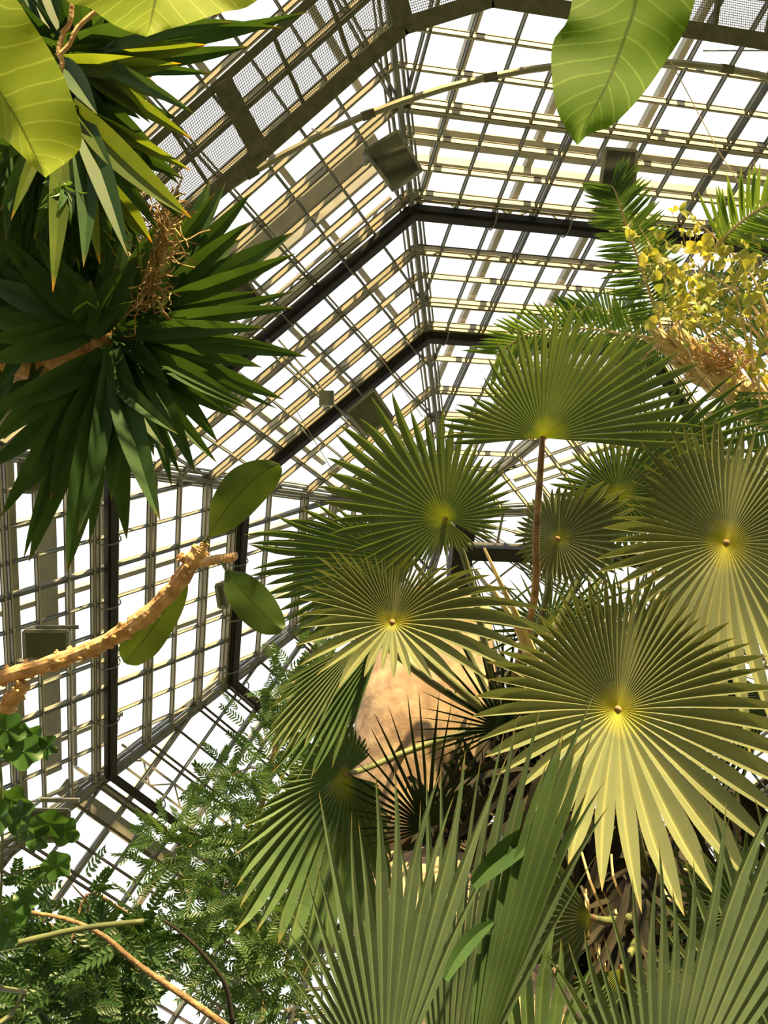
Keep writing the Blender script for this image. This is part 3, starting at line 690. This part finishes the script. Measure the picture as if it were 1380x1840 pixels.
for par, hubs in ((t3, [((690, 1990), 1.95), ((800, 2040), 2.15)]), (t4, [((1180, 2080), 2.1), ((1450, 2000), 2.3), ((960, 2060), 2.3)])):
    base = Vector((par.location.x, par.location.y, 0.0))
    b = MB(); b.tube([base - Vector((0, 0, .05)), base + Vector((0, 0, 0.5)), base + Vector((0, 0, 0.9))], [.12, .11, .07], 10, bump=.1); b.build('trunk', M_dead, par, True)
    for hb, d in hubs: petiole(par, [P(hb[0], hb[1], d), P(hb[0], hb[1], d).lerp(base + Vector((0, 0, .9)), .5) + Vector((0, 0, .05)), base + Vector((0, 0, 0.85))], 0.01, 0.018)

# ------------------------------------------------------------------ yuccas
def yucca(label, root_pts, radii, leaves, rnd, mt_list, seed, fill_mt, tmat=None):
    tmat = tmat or M_orange
    rg = random.Random(seed)
    e = empty('yucca', Vector((root_pts[-1].x, root_pts[-1].y, 0)), label, 'yucca')
    b = MB(); c = catmull(root_pts, 30); b.tube(c, [lerp(radii[0], radii[1], i / 29) for i in range(30)], 12, bump=0.15); b.build('trunk', tmat, e, True)
    n_ = 0
    for (bx, by, tx, ty, db, dt, w_, bd, mi) in leaves:
        b = MB(); sword(b, (bx, by), (tx, ty), db, dt, w_, bd); b.build('blade', mt_list[mi], e); n_ += 1
    b = MB()
    for (cx, cy, a0, a1, l0, l1, cnt, d0, d1, dd) in rnd:
        for i in range(cnt):
            a = math.radians(rg.uniform(a0, a1)); L_ = rg.uniform(l0, l1); d = rg.uniform(d0, d1)
            x, y = cx + rg.uniform(-30, 30), cy + rg.uniform(-25, 25)
            sword(b, (x, y), (x + L_ * math.cos(a), y - L_ * math.sin(a)), d, d + rg.uniform(-dd, dd), rg.uniform(24, 38), rg.uniform(-.05, .05), .04)
    b.build('inner_blades', fill_mt, e)['kind'] = 'stuff'
    return e
L1 = []
def addl(base, tips, db, w0=34, mi=0, dj=0.2, seed=3):
    rg = random.Random(seed)
    for t in tips:
        tx, ty = t[0], t[1]; w_ = t[2] if len(t) > 2 else w0; bd = t[3] if len(t) > 3 else rg.uniform(-.04, .04)
        m_ = t[4] if len(t) > 4 else mi
        L1.append((base[0] + rg.uniform(-18, 18), base[1] + rg.uniform(-14, 14), tx, ty, db + rg.uniform(-.04, .04), db - dj * rg.uniform(-.6, 1.2), w_, bd, m_))
addl((215, 605), [(552, 641, 38), (510, 718, 36), (500, 735, 20), (426, 750, 34), (448, 731, 28), (392, 795, 36), (390, 832, 34), (352, 853, 38), (530, 523, 26), (528, 553, 34), (480, 590, 34), (403, 581, 44), (440, 610, 36), (303, 690, 34), (470, 660, 36)], 2.6, seed=4)
addl((190, 640), [(296, 806, 36), (288, 936, 54, .02), (250, 838, 48), (228, 970, 46), (120, 1030, 58, .01), (140, 960, 36), (160, 980, 30), (52, 1010, 46, .02), (42, 1005, 28), (0, 930, 40), (60, 880, 34), (-20, 800, 50), (-30, 740, 50), (-40, 850, 40), (200, 900, 46), (90, 900, 50), (320, 780, 34), (170, 860, 54)], 2.55, seed=5)
addl((265, 545), [(525, 418, 42), (532, 455, 34), (450, 398, 36), (452, 345, 34), (377, 325, 40), (406, 326, 22), (358, 505, 42), (462, 524, 30), (500, 470, 36), (430, 430, 34), (320, 330, 30), (345, 380, 26)], 2.7, seed=6)
addl((175, 600), [(250, 458, 50), (207, 530, 46), (163, 503, 48, -.04), (240, 541, 36), (100, 470, 50), (20, 440, 46), (-40, 500, 50), (-40, 560, 50), (-30, 610, 44), (-20, 400, 40), (60, 420, 40), (-30, 650, 50), (280, 400, 40)], 2.5, seed=7)
leavesA = list(L1); L1.clear()
r1 = [P(215, 605, 2.66), P(120, 635, 2.68), P(0, 657, 2.7), P(-260, 690, 2.8)]
q = r1[-1]; r1 += [Vector((q.x + .1, q.y - .3, q.z * .6)), Vector((q.x + .1, q.y - .4, -0.05))]
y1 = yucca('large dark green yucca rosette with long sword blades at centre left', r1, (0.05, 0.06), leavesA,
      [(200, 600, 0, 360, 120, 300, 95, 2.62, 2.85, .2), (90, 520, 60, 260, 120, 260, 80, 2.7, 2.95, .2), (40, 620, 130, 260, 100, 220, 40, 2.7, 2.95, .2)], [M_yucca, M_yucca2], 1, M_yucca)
addl((110, 95), [(325, 114, 40, .03, 1), (280, 150, 46, -.02, 1), (372, 80, 38, .02, 1), (450, 83, 36, .03), (508, 50, 34), (558, 20, 30, .03), (382, 132, 28), (345, 250, 34, 0, 1), (332, 190, 34, 0, 1), (352, 206, 28), (175, 205, 40), (420, 40, 40), (350, 30, 40)], 2.3, seed=8)
addl((130, 190), [(344, 392, 52, .02, 1), (274, 437, 56, .02, 1), (344, 307, 26, 0, 1), (332, 400, 34, 0), (95, 525, 40, 0.0, 1), (180, 476, 34, 0, 1), (20, 395, 26, 0.02, 1), (290, 420, 30), (260, 330, 40), (230, 460, 46), (150, 480, 44), (200, 430, 50), (60, 430, 40), (0, 380, 40), (-20, 300, 46), (-20, 200, 46), (300, 280, 34), (250, 260, 34)], 2.25, dj=.25, seed=9)
leavesB = list(L1)
r2 = [P(110, 110, 2.6), P(50, 150, 2.7), P(-60, 230, 2.75), P(-300, 260, 2.8)]
q = r2[-1]; r2 += [Vector((q.x - .5, q.y - .3, q.z * .6)), Vector((q.x - .6, q.y - .3, -0.05))]
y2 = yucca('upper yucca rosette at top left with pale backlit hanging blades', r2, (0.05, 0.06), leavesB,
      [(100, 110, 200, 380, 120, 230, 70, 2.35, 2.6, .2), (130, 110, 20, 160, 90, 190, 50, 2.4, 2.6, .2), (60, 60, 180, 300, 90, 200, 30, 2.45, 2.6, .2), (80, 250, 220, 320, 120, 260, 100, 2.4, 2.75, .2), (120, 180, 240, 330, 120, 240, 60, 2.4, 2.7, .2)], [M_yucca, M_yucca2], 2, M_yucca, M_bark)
# dried flower stalk of the large yucca
b = MB(); rg = random.Random(12)
stem = catmull([P(262, 560, 2.55), P(275, 500, 2.5), P(290, 440, 2.47), P(302, 370, 2.45)], 30)
b.tube(stem, 0.004, 4)
for i in range(230):
    p = stem[rg.randrange(2, 30)]; p = p + Vector((rg.gauss(0, 1), rg.gauss(0, 1), rg.gauss(0, 1))) * (.028 * (1 - .7 * abs(p.z - stem[2].z) / abs(stem[29].z - stem[2].z))); q = p
    ln = rg.uniform(0.015, 0.06); pts = [p]
    dv = Vector((rg.gauss(0, 1), rg.gauss(0, 1), rg.gauss(0, 1))).normalized()
    for j in range(4):
        dv = (dv + Vector((rg.gauss(0, 1), rg.gauss(0, 1), rg.gauss(0, 1))) * .45).normalized(); q = q + dv * ln / 2; pts.append(q)
    b.tube(pts, 0.0022, 3)
b.build('dried_flower_stalk', M_fluff, y1)['label'] = 'brown dried flower stalk'
# dry remnants of the upper yucca
b = MB()
for pts in ([(175, 18), (140, 50), (125, 80), (105, 100)], [(130, 0), (125, 40), (110, 60)], [(115, 55), (105, 90), (112, 110), (108, 130)]):
    b.tube(catmull([P(x, y, 2.15) for x, y in pts], 10), 0.006, 5)
b.build('dry_stalk', M_orange, y2)
# pale tuft
e = empty('leaf_tuft', P(118, 335, 2.1), 'pale tuft of small narrow drooping leaves below the big left leaf tip', 'plant')
rg = random.Random(14); b = MB()
for i in range(22):
    a = rg.uniform(-2.9, -.2); L_ = rg.uniform(40, 75)
    sword(b, (118 + rg.uniform(-8, 8), 335), (118 + L_ * math.cos(a) * .8, 335 - L_ * math.sin(a) * rg.choice([1, 1, .4, -.1])), 2.1, 2.1 + rg.uniform(-.05, .05), rg.uniform(9, 15), rg.uniform(-.15, .15), .1, n=7)
b.build('leaves', M_small, e)
b = MB(); b.tube(catmull([P(118, 335, 2.1), P(60, 250, 2.3), P(-80, 200, 2.4), P(-300, 100, 2.5)], 12), .005, 5); b.build('stem', M_stem, e)

# ------------------------------------------------------------------ big thin leaves, very near
bl = empty('broad_leaf_plant', Vector((0.2, -0.9, 0)), 'plant with large yellow-green backlit leaves hanging into the top left corner', 'plant')
broad(bl, [(-130, -80), (-110, 60), (-50, 180), (0, 242), (22, 262), (60, 300), (78, 316)], [(-90, -90), (-60, 40), (-10, 150), (30, 215), (60, 275), (80, 318)],
      [(-40, -100), (28, -4), (60, 45), (98, 105), (128, 172), (146, 262), (82, 319)], 1.25, 1.15, M_broady, seed=1)
broad(bl, [(60, -160), (85, -60), (118, 0), (160, 14), (200, 42), (235, 58), (261, 66)], [(300, -240), (295, -160), (290, -90), (285, -30), (275, 20), (268, 50), (262, 66)],
      [(560, -160), (520, -60), (452, 8), (400, 22), (340, 42), (295, 55), (263, 66)], 1.3, 1.15, M_broady, seed=2, name='leaf')
br = empty('broad_leaf_plant', Vector((1.3, 2.6, 0)), 'plant whose single large mid-green leaf hangs into the top right', 'plant')
broad(br, [(1130, -200), (1040, -110), (1028, 0), (1018, 40), (994, 75), (991, 130), (1000, 195), (1022, 240), (1036, 259)],
      [(1165, -210), (1158, -120), (1143, 0), (1125, 60), (1108, 110), (1092, 150), (1068, 195), (1048, 232), (1037, 260)],
      [(1200, -200), (1270, -110), (1249, 0), (1228, 60), (1190, 120), (1150, 175), (1100, 225), (1060, 240), (1038, 261)], 1.3, 1.2, M_broad, seed=3)
for par, starts in ((bl, [(-90, -90, 1.25), (300, -240, 1.3)]), (br, [(1165, -210, 1.3)])):
    top = Vector((par.location.x, par.location.y, 2.9))
    b = MB(); b.tube([Vector((par.location.x, par.location.y, -0.05)), Vector((par.location.x, par.location.y, 1.5)), top], [0.03, .025, .015], 8); b.build('stem', M_stem, par, True)
    for st in starts: petiole(par, [P(*st), P(*st).lerp(top, .5) + Vector((0, 0, .1)), top - Vector((0, 0, .05))], 0.005, 0.007)

# ------------------------------------------------------------------ frangipani branch
fp = empty('frangipani', Vector((0.1, -1.5, 0)), 'frangipani branch with orange scarred bark and three rounded leaves at left', 'tree')
def branch(pts, r0, r1, name='branch', knobs=0, seed=0, mt=None):
    rg = random.Random(seed); b = MB(); c = catmull([P(*p) for p in pts], 36)
    b.tube(c, [lerp(r0, r1, i / 35) * (1 + .10 * math.sin(i * 1.9)) for i in range(36)], 12, bump=.05, rng=rg)
    for i in range(knobs):
        p = c[rg.randrange(1, 35)]; v = Vector((rg.gauss(0, 1), rg.gauss(0, 1), rg.gauss(0, 1))).normalized()
        t = (c[-1] - c[0]).normalized(); v = (v - t * v.dot(t)).normalized(); r = lerp(r0, r1, .5)
        b.tube([p + v * r * .6, p + v * r * 1.05 + t * r * .15, p + v * r * 1.3 + t * r * .4], [r * .42, r * .36, r * .12], 6)
    return b.build(name, mt or M_orange, fp, False)
DB = 2.0
branch([(-60, 1238, 2.1), (0, 1218, 2.08), (90, 1192, 2.06), (180, 1158, 2.04), (250, 1115, 2.02), (310, 1060, 2.0), (345, 1010, 1.98), (362, 985, 1.98)], 0.017, 0.018, 'branch', 70, 1)
branch([(352, 1012, 1.98), (385, 1006, 1.96), (408, 1002, 1.94), (424, 998, 1.93)], 0.011, 0.008, 'side_branch', 10, 2)
branch([(352, 1012, 1.98), (338, 1008, 1.98), (325, 1002, 1.98), (320, 998, 1.98)], 0.011, 0.007, 'side_branch', 6, 3)
branch([(350, 1015, 1.98), (358, 995, 1.97), (364, 985, 1.97), (366, 975, 1.97)], 0.012, 0.007, 'side_branch', 6, 4)
branch([(-60, 1340, 2.1), (-5, 1300, 2.1), (20, 1260, 2.08), (45, 1228, 2.07)], 0.02, 0.014, 'lower_branch', 30, 5)
b = MB(); q0 = P(-60, 1238, 2.1); q1 = P(-60, 1340, 2.1)
gx = Vector((fp.location.x, fp.location.y, 0))
b.tube(catmull([q0, q0.lerp(gx + Vector((0, 0, 1.5)), .5), gx + Vector((0, 0, 1.2)), gx - Vector((0, 0, .05))], 20), [lerp(.018, .05, i / 19) for i in range(20)], 10)
b.tube(catmull([q1, q1.lerp(gx + Vector((0, 0, 1.4)), .5), gx + Vector((0, 0, 1.1))], 12), [lerp(.02, .04, i / 11) for i in range(12)], 10)
b.build('trunk', M_orange, fp, True)
broad(fp, [(375, 962), (376, 925), (384, 890), (410, 850), (445, 830), (480, 826), (500, 832)], [(374, 964), (392, 935), (412, 908), (436, 880), (460, 858), (482, 842), (502, 833)],
      [(376, 965), (405, 958), (440, 935), (470, 905), (496, 875), (507, 848), (503, 834)], 1.96, 1.9, M_plum, 'leaf', wave=.003, seed=5)
broad(fp, [(405, 1028), (402, 1055), (412, 1085), (435, 1115), (468, 1138), (498, 1140), (508, 1134)], [(408, 1026), (425, 1048), (445, 1072), (464, 1094), (482, 1112), (497, 1124), (509, 1133)],
      [(412, 1024), (442, 1030), (468, 1046), (490, 1070), (506, 1098), (513, 1120), (510, 1132)], 1.93, 1.88, M_plum, 'leaf', wave=.003, seed=6)
broad(fp, [(332, 1035), (305, 1046), (275, 1078), (245, 1108), (220, 1140), (214, 1170), (222, 1190)], [(334, 1035), (318, 1062), (300, 1090), (280, 1120), (260, 1148), (240, 1172), (226, 1192)],
      [(335, 1036), (338, 1060), (328, 1098), (306, 1140), (280, 1176), (250, 1195), (228, 1194)], 2.02, 2.1, M_plum, 'leaf', wave=.003, seed=7)
for pts in ([(366, 975, 1.97), (370, 970, 1.965), (375, 962, 1.96)], [(392, 1004, 1.955), (400, 1012, 1.94), (410, 1030, 1.93)], [(333, 1006, 1.98), (336, 1020, 2.0), (333, 1036, 2.02)]):
    petiole(fp, [P(*q) for q in pts], 0.005, 0.0035)

# ------------------------------------------------------------------ lobed leaves at the left edge
lp = empty('lobed_leaf_plant', Vector((-0.3, -1.6, 0)), 'trailing plant with rounded lobed dark green leaves along the lower left edge', 'plant')
b = MB(); b2 = MB(); rg = random.Random(21)
stemp = [P(-10, 1290, 1.9), P(2, 1400, 1.9), P(4, 1500, 1.9), P(0, 1620, 1.9), P(-20, 1760, 1.9)]
b2.tube(catmull(stemp, 20), 0.003, 5)
for x, y, r in [(12, 1312, 30), (42, 1350, 30), (58, 1322, 24), (84, 1342, 20), (-4, 1340, 24), (18, 1440, 32), (36, 1468, 28), (88, 1482, 30), (114, 1494, 26), (66, 1505, 24), (40, 1495, 18), (102, 1555, 24), (45, 1620, 22), (12, 1650, 30), (10, 1680, 24), (-5, 1470, 30), (85, 1410, 0)]:
    if r == 0: continue
    d = 1.9 + rg.uniform(-.05, .05); c0 = P(x, y, d); nn = cv(rg.uniform(-.5, .5), rg.uniform(-.5, .5), 1)
    u = nn.orthogonal().normalized(); v = nn.cross(u); R = r * d / F * 1.05; n_ = 30; ph = rg.uniform(0, 6)
    vs = [c0 - nn * .004]; uv = [(0.3, .5)]
    for i in range(n_):
        a = 2 * math.pi * i / n_; rr_ = R * (1 + .13 * math.cos(5 * a + ph)); vs.append(c0 + u * rr_ * math.cos(a) + v * rr_ * math.sin(a) + nn * .006 * math.sin(5 * a)); uv.append((0.4, .9))
    b.add(vs, [(0, i + 1, (i + 1) % n_ + 1) for i in range(n_)], uv)
    b2.tube([c0 - nn * .002, c0 - nn * .03, P(2, y + 20, 1.9)], 0.0018, 4)
b.build('leaves', M_lobed, lp, True); b2.build('stem', M_stem, lp)
b = MB(); b2_ = Vector((lp.location.x, lp.location.y, -0.05)); b.tube(catmull([stemp[-1], P(-80, 1900, 1.9), Vector((b2_.x, b2_.y, .6)), b2_], 12), .006, 5); b.build('main_stem', M_stem, lp)

# ------------------------------------------------------------------ feathery small-leaved trees, lower left
def feathery(name, label, cat, clusters, mt, seed, root, trunk_pts, rl=(0.10, 0.2), lf=0.03, pairs=9, lw=0.011, branches=(), bark=None, cone=1.0):
    rg = random.Random(seed)
    e = empty(name, Vector((root[0], root[1], 0)), label, cat)
    b = MB(); bt = MB(); tw = MB()
    hubs = []
    for (cx, cy, rx, ry, cnt, d0, d1) in clusters:
        hubs.append((P(cx, cy, (d0 + d1) / 2), cx, cy))
        for i in range(int(cnt * .78)):
            u = rg.random() ** .5; a = rg.uniform(0, 6.283)
            x = cx + rx * u * math.cos(a); y = cy + ry * u * math.sin(a); d = rg.uniform(d0, d1)
            p = P(x, y, d); L_ = rg.uniform(*rl)
            th = rg.gauss(0.5, 1.3); dr = cv(math.cos(th) * .9, math.sin(th) * .7, rg.uniform(-.5, .5))
            if rg.random() < .5: dr = cv(-math.cos(th) * .9, math.sin(th) * .7, rg.uniform(-.5, .5))
            pts = [p, p + dr * L_ * .5, p + dr * L_ + DOWN * L_ * .15]
            nv = cv(rg.uniform(-.8, .8), rg.uniform(-.8, .8), 1)
            pinnate(b, pts, pairs, lambda t: lf * (1.1 - .5 * abs(t - .4)), lw, 65, rg, .1, nrm=nv, segs=3, start=0.1)
            tw.tube([pts[0], pts[1], pts[2]], 0.0012, 3)
    c = catmull(trunk_pts, 30); bt.tube(c, [lerp(.035, .012, i / 29) for i in range(30)], 8, bump=.05)
    bt.build('trunk', bark or M_bark, e, True)
    for hp, cx, cy in hubs:
        bb = MB()
        q = min(c[10:], key=lambda v: (v - hp).length)
        bb.tube(catmull([q, q.lerp(hp, .5) + Vector((rg.uniform(-.1, .1), rg.uniform(-.1, .1), rg.uniform(0, .15))), hp], 8), [.008 - .0007 * i for i in range(8)], 5)
        bb.build('twig', bark or M_bark, e)
    b.build('foliage', mt, e); tw.build('leaf_stalks', M_stem, e)['kind'] = 'stuff'
    for pts, r0, r1, m_ in branches:
        q = MB(); cc = catmull([P(*p) for p in pts], 24); q.tube(cc, [lerp(r0, r1, i / 23) for i in range(24)], 7, bump=.06, rng=rg); q.build('branch', m_, e, True)
    return e
g1 = Vector((-3.2, 0.2, 0))
feathery('feathery_tree', 'airy green tree with feathery leaflets left of the fan palm trunk', 'tree',
         [(400, 1480, 70, 60, 34, 5.0, 5.8), (470, 1420, 70, 80, 46, 5.0, 6.0), (530, 1200, 60, 60, 40, 5.4, 6.2), (590, 1240, 50, 50, 34, 5.4, 6.2), (480, 1300, 60, 60, 34, 5.2, 6.0), (560, 1330, 60, 80, 40, 5.4, 6.0),
          (400, 1400, 60, 50, 18, 5.2, 6), (330, 1530, 70, 50, 46, 4.8, 5.6), (430, 1560, 90, 70, 80, 4.8, 5.6), (500, 1530, 70, 90, 60, 5, 6), (320, 1610, 90, 50, 36, 4.6, 5.4), (420, 1680, 90, 60, 80, 4.6, 5.6), (510, 1700, 60, 90, 60, 4.8, 5.8), (450, 1780, 90, 70, 80, 4.6, 5.6), (330, 1700, 70, 60, 40, 4.6, 5.4), (640, 1230, 20, 30, 12, 5.6, 6.2)],
         M_small, 31, (g1.x, g1.y), [g1, Vector((-3.3, .3, 1.5)), P(470, 1830, 5.4), P(440, 1700, 5.3), P(450, 1560, 5.4), P(480, 1400, 5.5), P(530, 1220, 5.7)],
         rl=(0.14, 0.26), lf=0.042, pairs=11, lw=0.013,
         branches=[([(292, 1652, 4.4), (330, 1680, 4.4), (370, 1720, 4.4), (405, 1770, 4.4), (418, 1840, 4.4)], .006, .012, M_dead)])
g2 = Vector((-2.2, -0.9, 0))
feathery('feathery_tree', 'dense dark leafy shrub filling the bottom left corner', 'tree',
         [(40, 1620, 60, 40, 12, 4, 4.6), (110, 1660, 110, 40, 28, 4.0, 4.8), (60, 1740, 90, 60, 90, 4.0, 4.8), (170, 1760, 80, 70, 110, 4.0, 4.8), (80, 1810, 110, 50, 110, 3.8, 4.6), (210, 1700, 80, 60, 60, 4.0, 4.8), (230, 1640, 60, 30, 8, 4, 4.8), (220, 1810, 60, 50, 50, 4, 4.8), (130, 1590, 100, 25, 10, 4, 4.6)],
         M_small2, 32, (g2.x, g2.y), [g2, Vector((-2.3, -.8, 1.3)), P(80, 1900, 4.4), P(110, 1780, 4.4), P(130, 1680, 4.4)],
         rl=(0.10, 0.2), lf=0.042, pairs=7, lw=0.020,
         branches=[([(-40, 1625, 3.4), (60, 1640, 3.4), (130, 1655, 3.4), (190, 1685, 3.4), (250, 1735, 3.4), (330, 1790, 3.4), (400, 1840, 3.4), (460, 1890, 3.4)], .006, .014, M_bark),
                   ([(-40, 1712, 3.2), (60, 1688, 3.2), (150, 1668, 3.2), (258, 1655, 3.2)], .012, .009, M_stem)])
b = MB(); rg = random.Random(40)

# ------------------------------------------------------------------ feather palm and yellow tree, right
ph = empty('feather_palm', Vector((1.5, 4.2, 0)), 'feather palm with pale leaning trunk and long pinnate fronds at upper right', 'palm')
D = 6.0
tr_ = [P(1195, 612, D), P(1240, 645, D), P(1300, 690, D), P(1380, 745, D), P(1560, 880, D)]
q = tr_[-1]; tr_ += [Vector((q.x + .5, q.y + .9, q.z * .5)), Vector((q.x + .6, q.y + 1.0, -0.05))]
ph.location = (q.x + .6, q.y + 1.0, 0)
b = MB(); b.tube(catmull(tr_, 40), [0.045 + .05 * min(1, i / 10) for i in range(40)], 12, bump=.2)
c = catmull(tr_, 60); rg = random.Random(50)
for i in range(2, 26):
    for j in range(2):
        p = c[i]; v = cv(rg.uniform(-1, 1), rg.uniform(-1, 1), rg.uniform(0, 1)); t = (c[i] - c[i + 1]).normalized()
        b.tube([p + v * .05, p + v * .09 + t * .07, p + v * .12 + t * .16], [.035, .028, .006], 5)
b.build('trunk', M_tan, ph)
b = MB(); rg = random.Random(51)
for i in range(700):
    x = 1290 + rg.gauss(0, 32); y = 650 + rg.gauss(0, 16); p = P(x, y, D + rg.uniform(-.15, .1)); dv = Vector((rg.gauss(0, 1), rg.gauss(0, 1), rg.gauss(0, 1))).normalized()
    b.tube([p, p + dv * .03, p + dv * .04 + Vector((rg.gauss(0, .02), rg.gauss(0, .02), rg.gauss(0, .02)))], .003, 3)
b.build('fibre', M_fibre, ph)['kind'] = 'stuff'
def pfrond(pts, n, ll, lw, ang, mt, seed, r=.012, lift=.15, **k):
    rg = random.Random(seed); b = MB(); P3 = [P(*q) for q in pts]
    pinnate(b, P3, n, ll, lw, ang, rg, lift, **k)
    f = b.build('frond', mt, ph)
    b = MB(); b.tube(catmull(P3, 20), [lerp(r, r * .35, i / 19) for i in range(20)], 6); b.build('rachis', M_tan, f, True)
pfrond([(1195, 612, 6.0), (1178, 560, 5.9), (1152, 480, 5.8), (1125, 405, 5.7), (1108, 350, 5.6), (1100, 335, 5.6)], 62, lambda t: .33 * (1.0 - .45 * t) * min(1, .3 + t * 2), .024, 85, M_pin, 61, start=.16)
pfrond([(1200, 612, 6.0), (1270, 470, 5.8), (1330, 400, 5.6), (1410, 350, 5.4), (1500, 300, 5.2)], 52, lambda t: .36 * (1 - .3 * t), .026, 75, M_pino, 62, start=.35)
pfrond([(1195, 612, 6.0), (1120, 600, 6.1), (1040, 590, 6.2), (950, 600, 6.3), (890, 640, 6.4)], 40, lambda t: .26, .024, 70, M_pino, 63, start=.1)
pfrond([(1200, 615, 6.0), (1240, 560, 6.2), (1300, 520, 6.3), (1400, 520, 6.4)], 34, lambda t: .30, .022, 70, M_pin, 64, start=.15)
pfrond([(1230, 640, 6.0), (1290, 590, 6.2), (1350, 570, 6.3), (1430, 590, 6.4)], 30, lambda t: .28, .022, 70, M_pin, 65, start=.15)
pfrond([(1200, 612, 6.0), (1150, 590, 6.2), (1080, 555, 6.4), (1020, 560, 6.5)], 34, lambda t: .20, .020, 70, M_pin, 66, start=.15)
pfrond([(1290, 690, 6.0), (1320, 740, 5.9), (1380, 780, 5.8), (1440, 800, 5.7)], 24, lambda t: .28, .026, 70, M_pin, 67, start=.1)
pfrond([(1198, 612, 6.0), (1160, 640, 6.1), (1130, 690, 6.2)], 18, lambda t: .16, .016, 65, M_pin, 68, start=.1)

yt = empty('yellowing_tree', Vector((1.0, 3.9, 0)), 'thin branched tree with sunlit yellow rounded leaves at the right edge', 'tree')
b = MB(); bs = MB(); rg = random.Random(70)
zones = [(1240, 470, 50, 60, 46), (1180, 460, 50, 50, 24), (1310, 450, 50, 40, 26), (1270, 560, 70, 50, 60), (1220, 540, 40, 40, 30), (1345, 520, 40, 50, 18), (1350, 650, 40, 45, 22), (1150, 410, 40, 20, 6), (1235, 380, 20, 20, 5), (1365, 590, 25, 40, 12), (1360, 460, 20, 30, 4)]
root = P(1420, 760, 6.2)
yt.location = (root.x + .3, root.y + .6, 0)
for cx, cy, rx, ry, cnt in zones:
    hc = P(cx, cy, 5.6)
    bs.tube(catmull([root, root.lerp(hc, .5) + Vector((rg.uniform(-.2, .2),) * 3), hc], 10), [.014 - .0011 * i for i in range(10)], 5)
    for i in range(cnt):
        x, y, d = cx + rg.gauss(0, rx * .6), cy + rg.gauss(0, ry * .6), 5.6 + rg.uniform(-.3, .3)
        p = P(x, y, d); nn = cv(rg.uniform(-1, 1), rg.uniform(-.6, 1), rg.uniform(.3, 1)); u = nn.orthogonal().normalized(); v = nn.cross(u); a0 = rg.uniform(0, 6)
        R = rg.uniform(.022, .048); vs = [p - nn * .006]; uv = [(.4, .5)]
        for j in range(12):
            a = 2 * math.pi * j / 12; rr_ = R * (1 + .1 * math.cos(3 * a)) * (1 - .25 * abs(math.sin(a))); aa = a + a0
            vs.append(p + u * rr_ * math.cos(aa) + v * rr_ * math.sin(aa) + nn * .012 * math.cos(2 * a)); uv.append((.4, .9))
        b.add(vs, [(0, j + 1, (j + 1) % 12 + 1) for j in range(12)], uv)
        bs.tube([p, p.lerp(hc, .4)], .002, 3)
b.build('leaves', M_yel, yt, True); bs.build('branches', M_tan, yt)
b = MB(); b.tube(catmull([root, Vector((root.x + .3, root.y + .5, root.z * .5)), Vector((root.x + .3, root.y + .6, -0.05))], 14), [lerp(.02, .06, i / 13) for i in range(14)], 8); b.build('trunk', M_bark, yt, True)
bpy.context.view_layer.update()
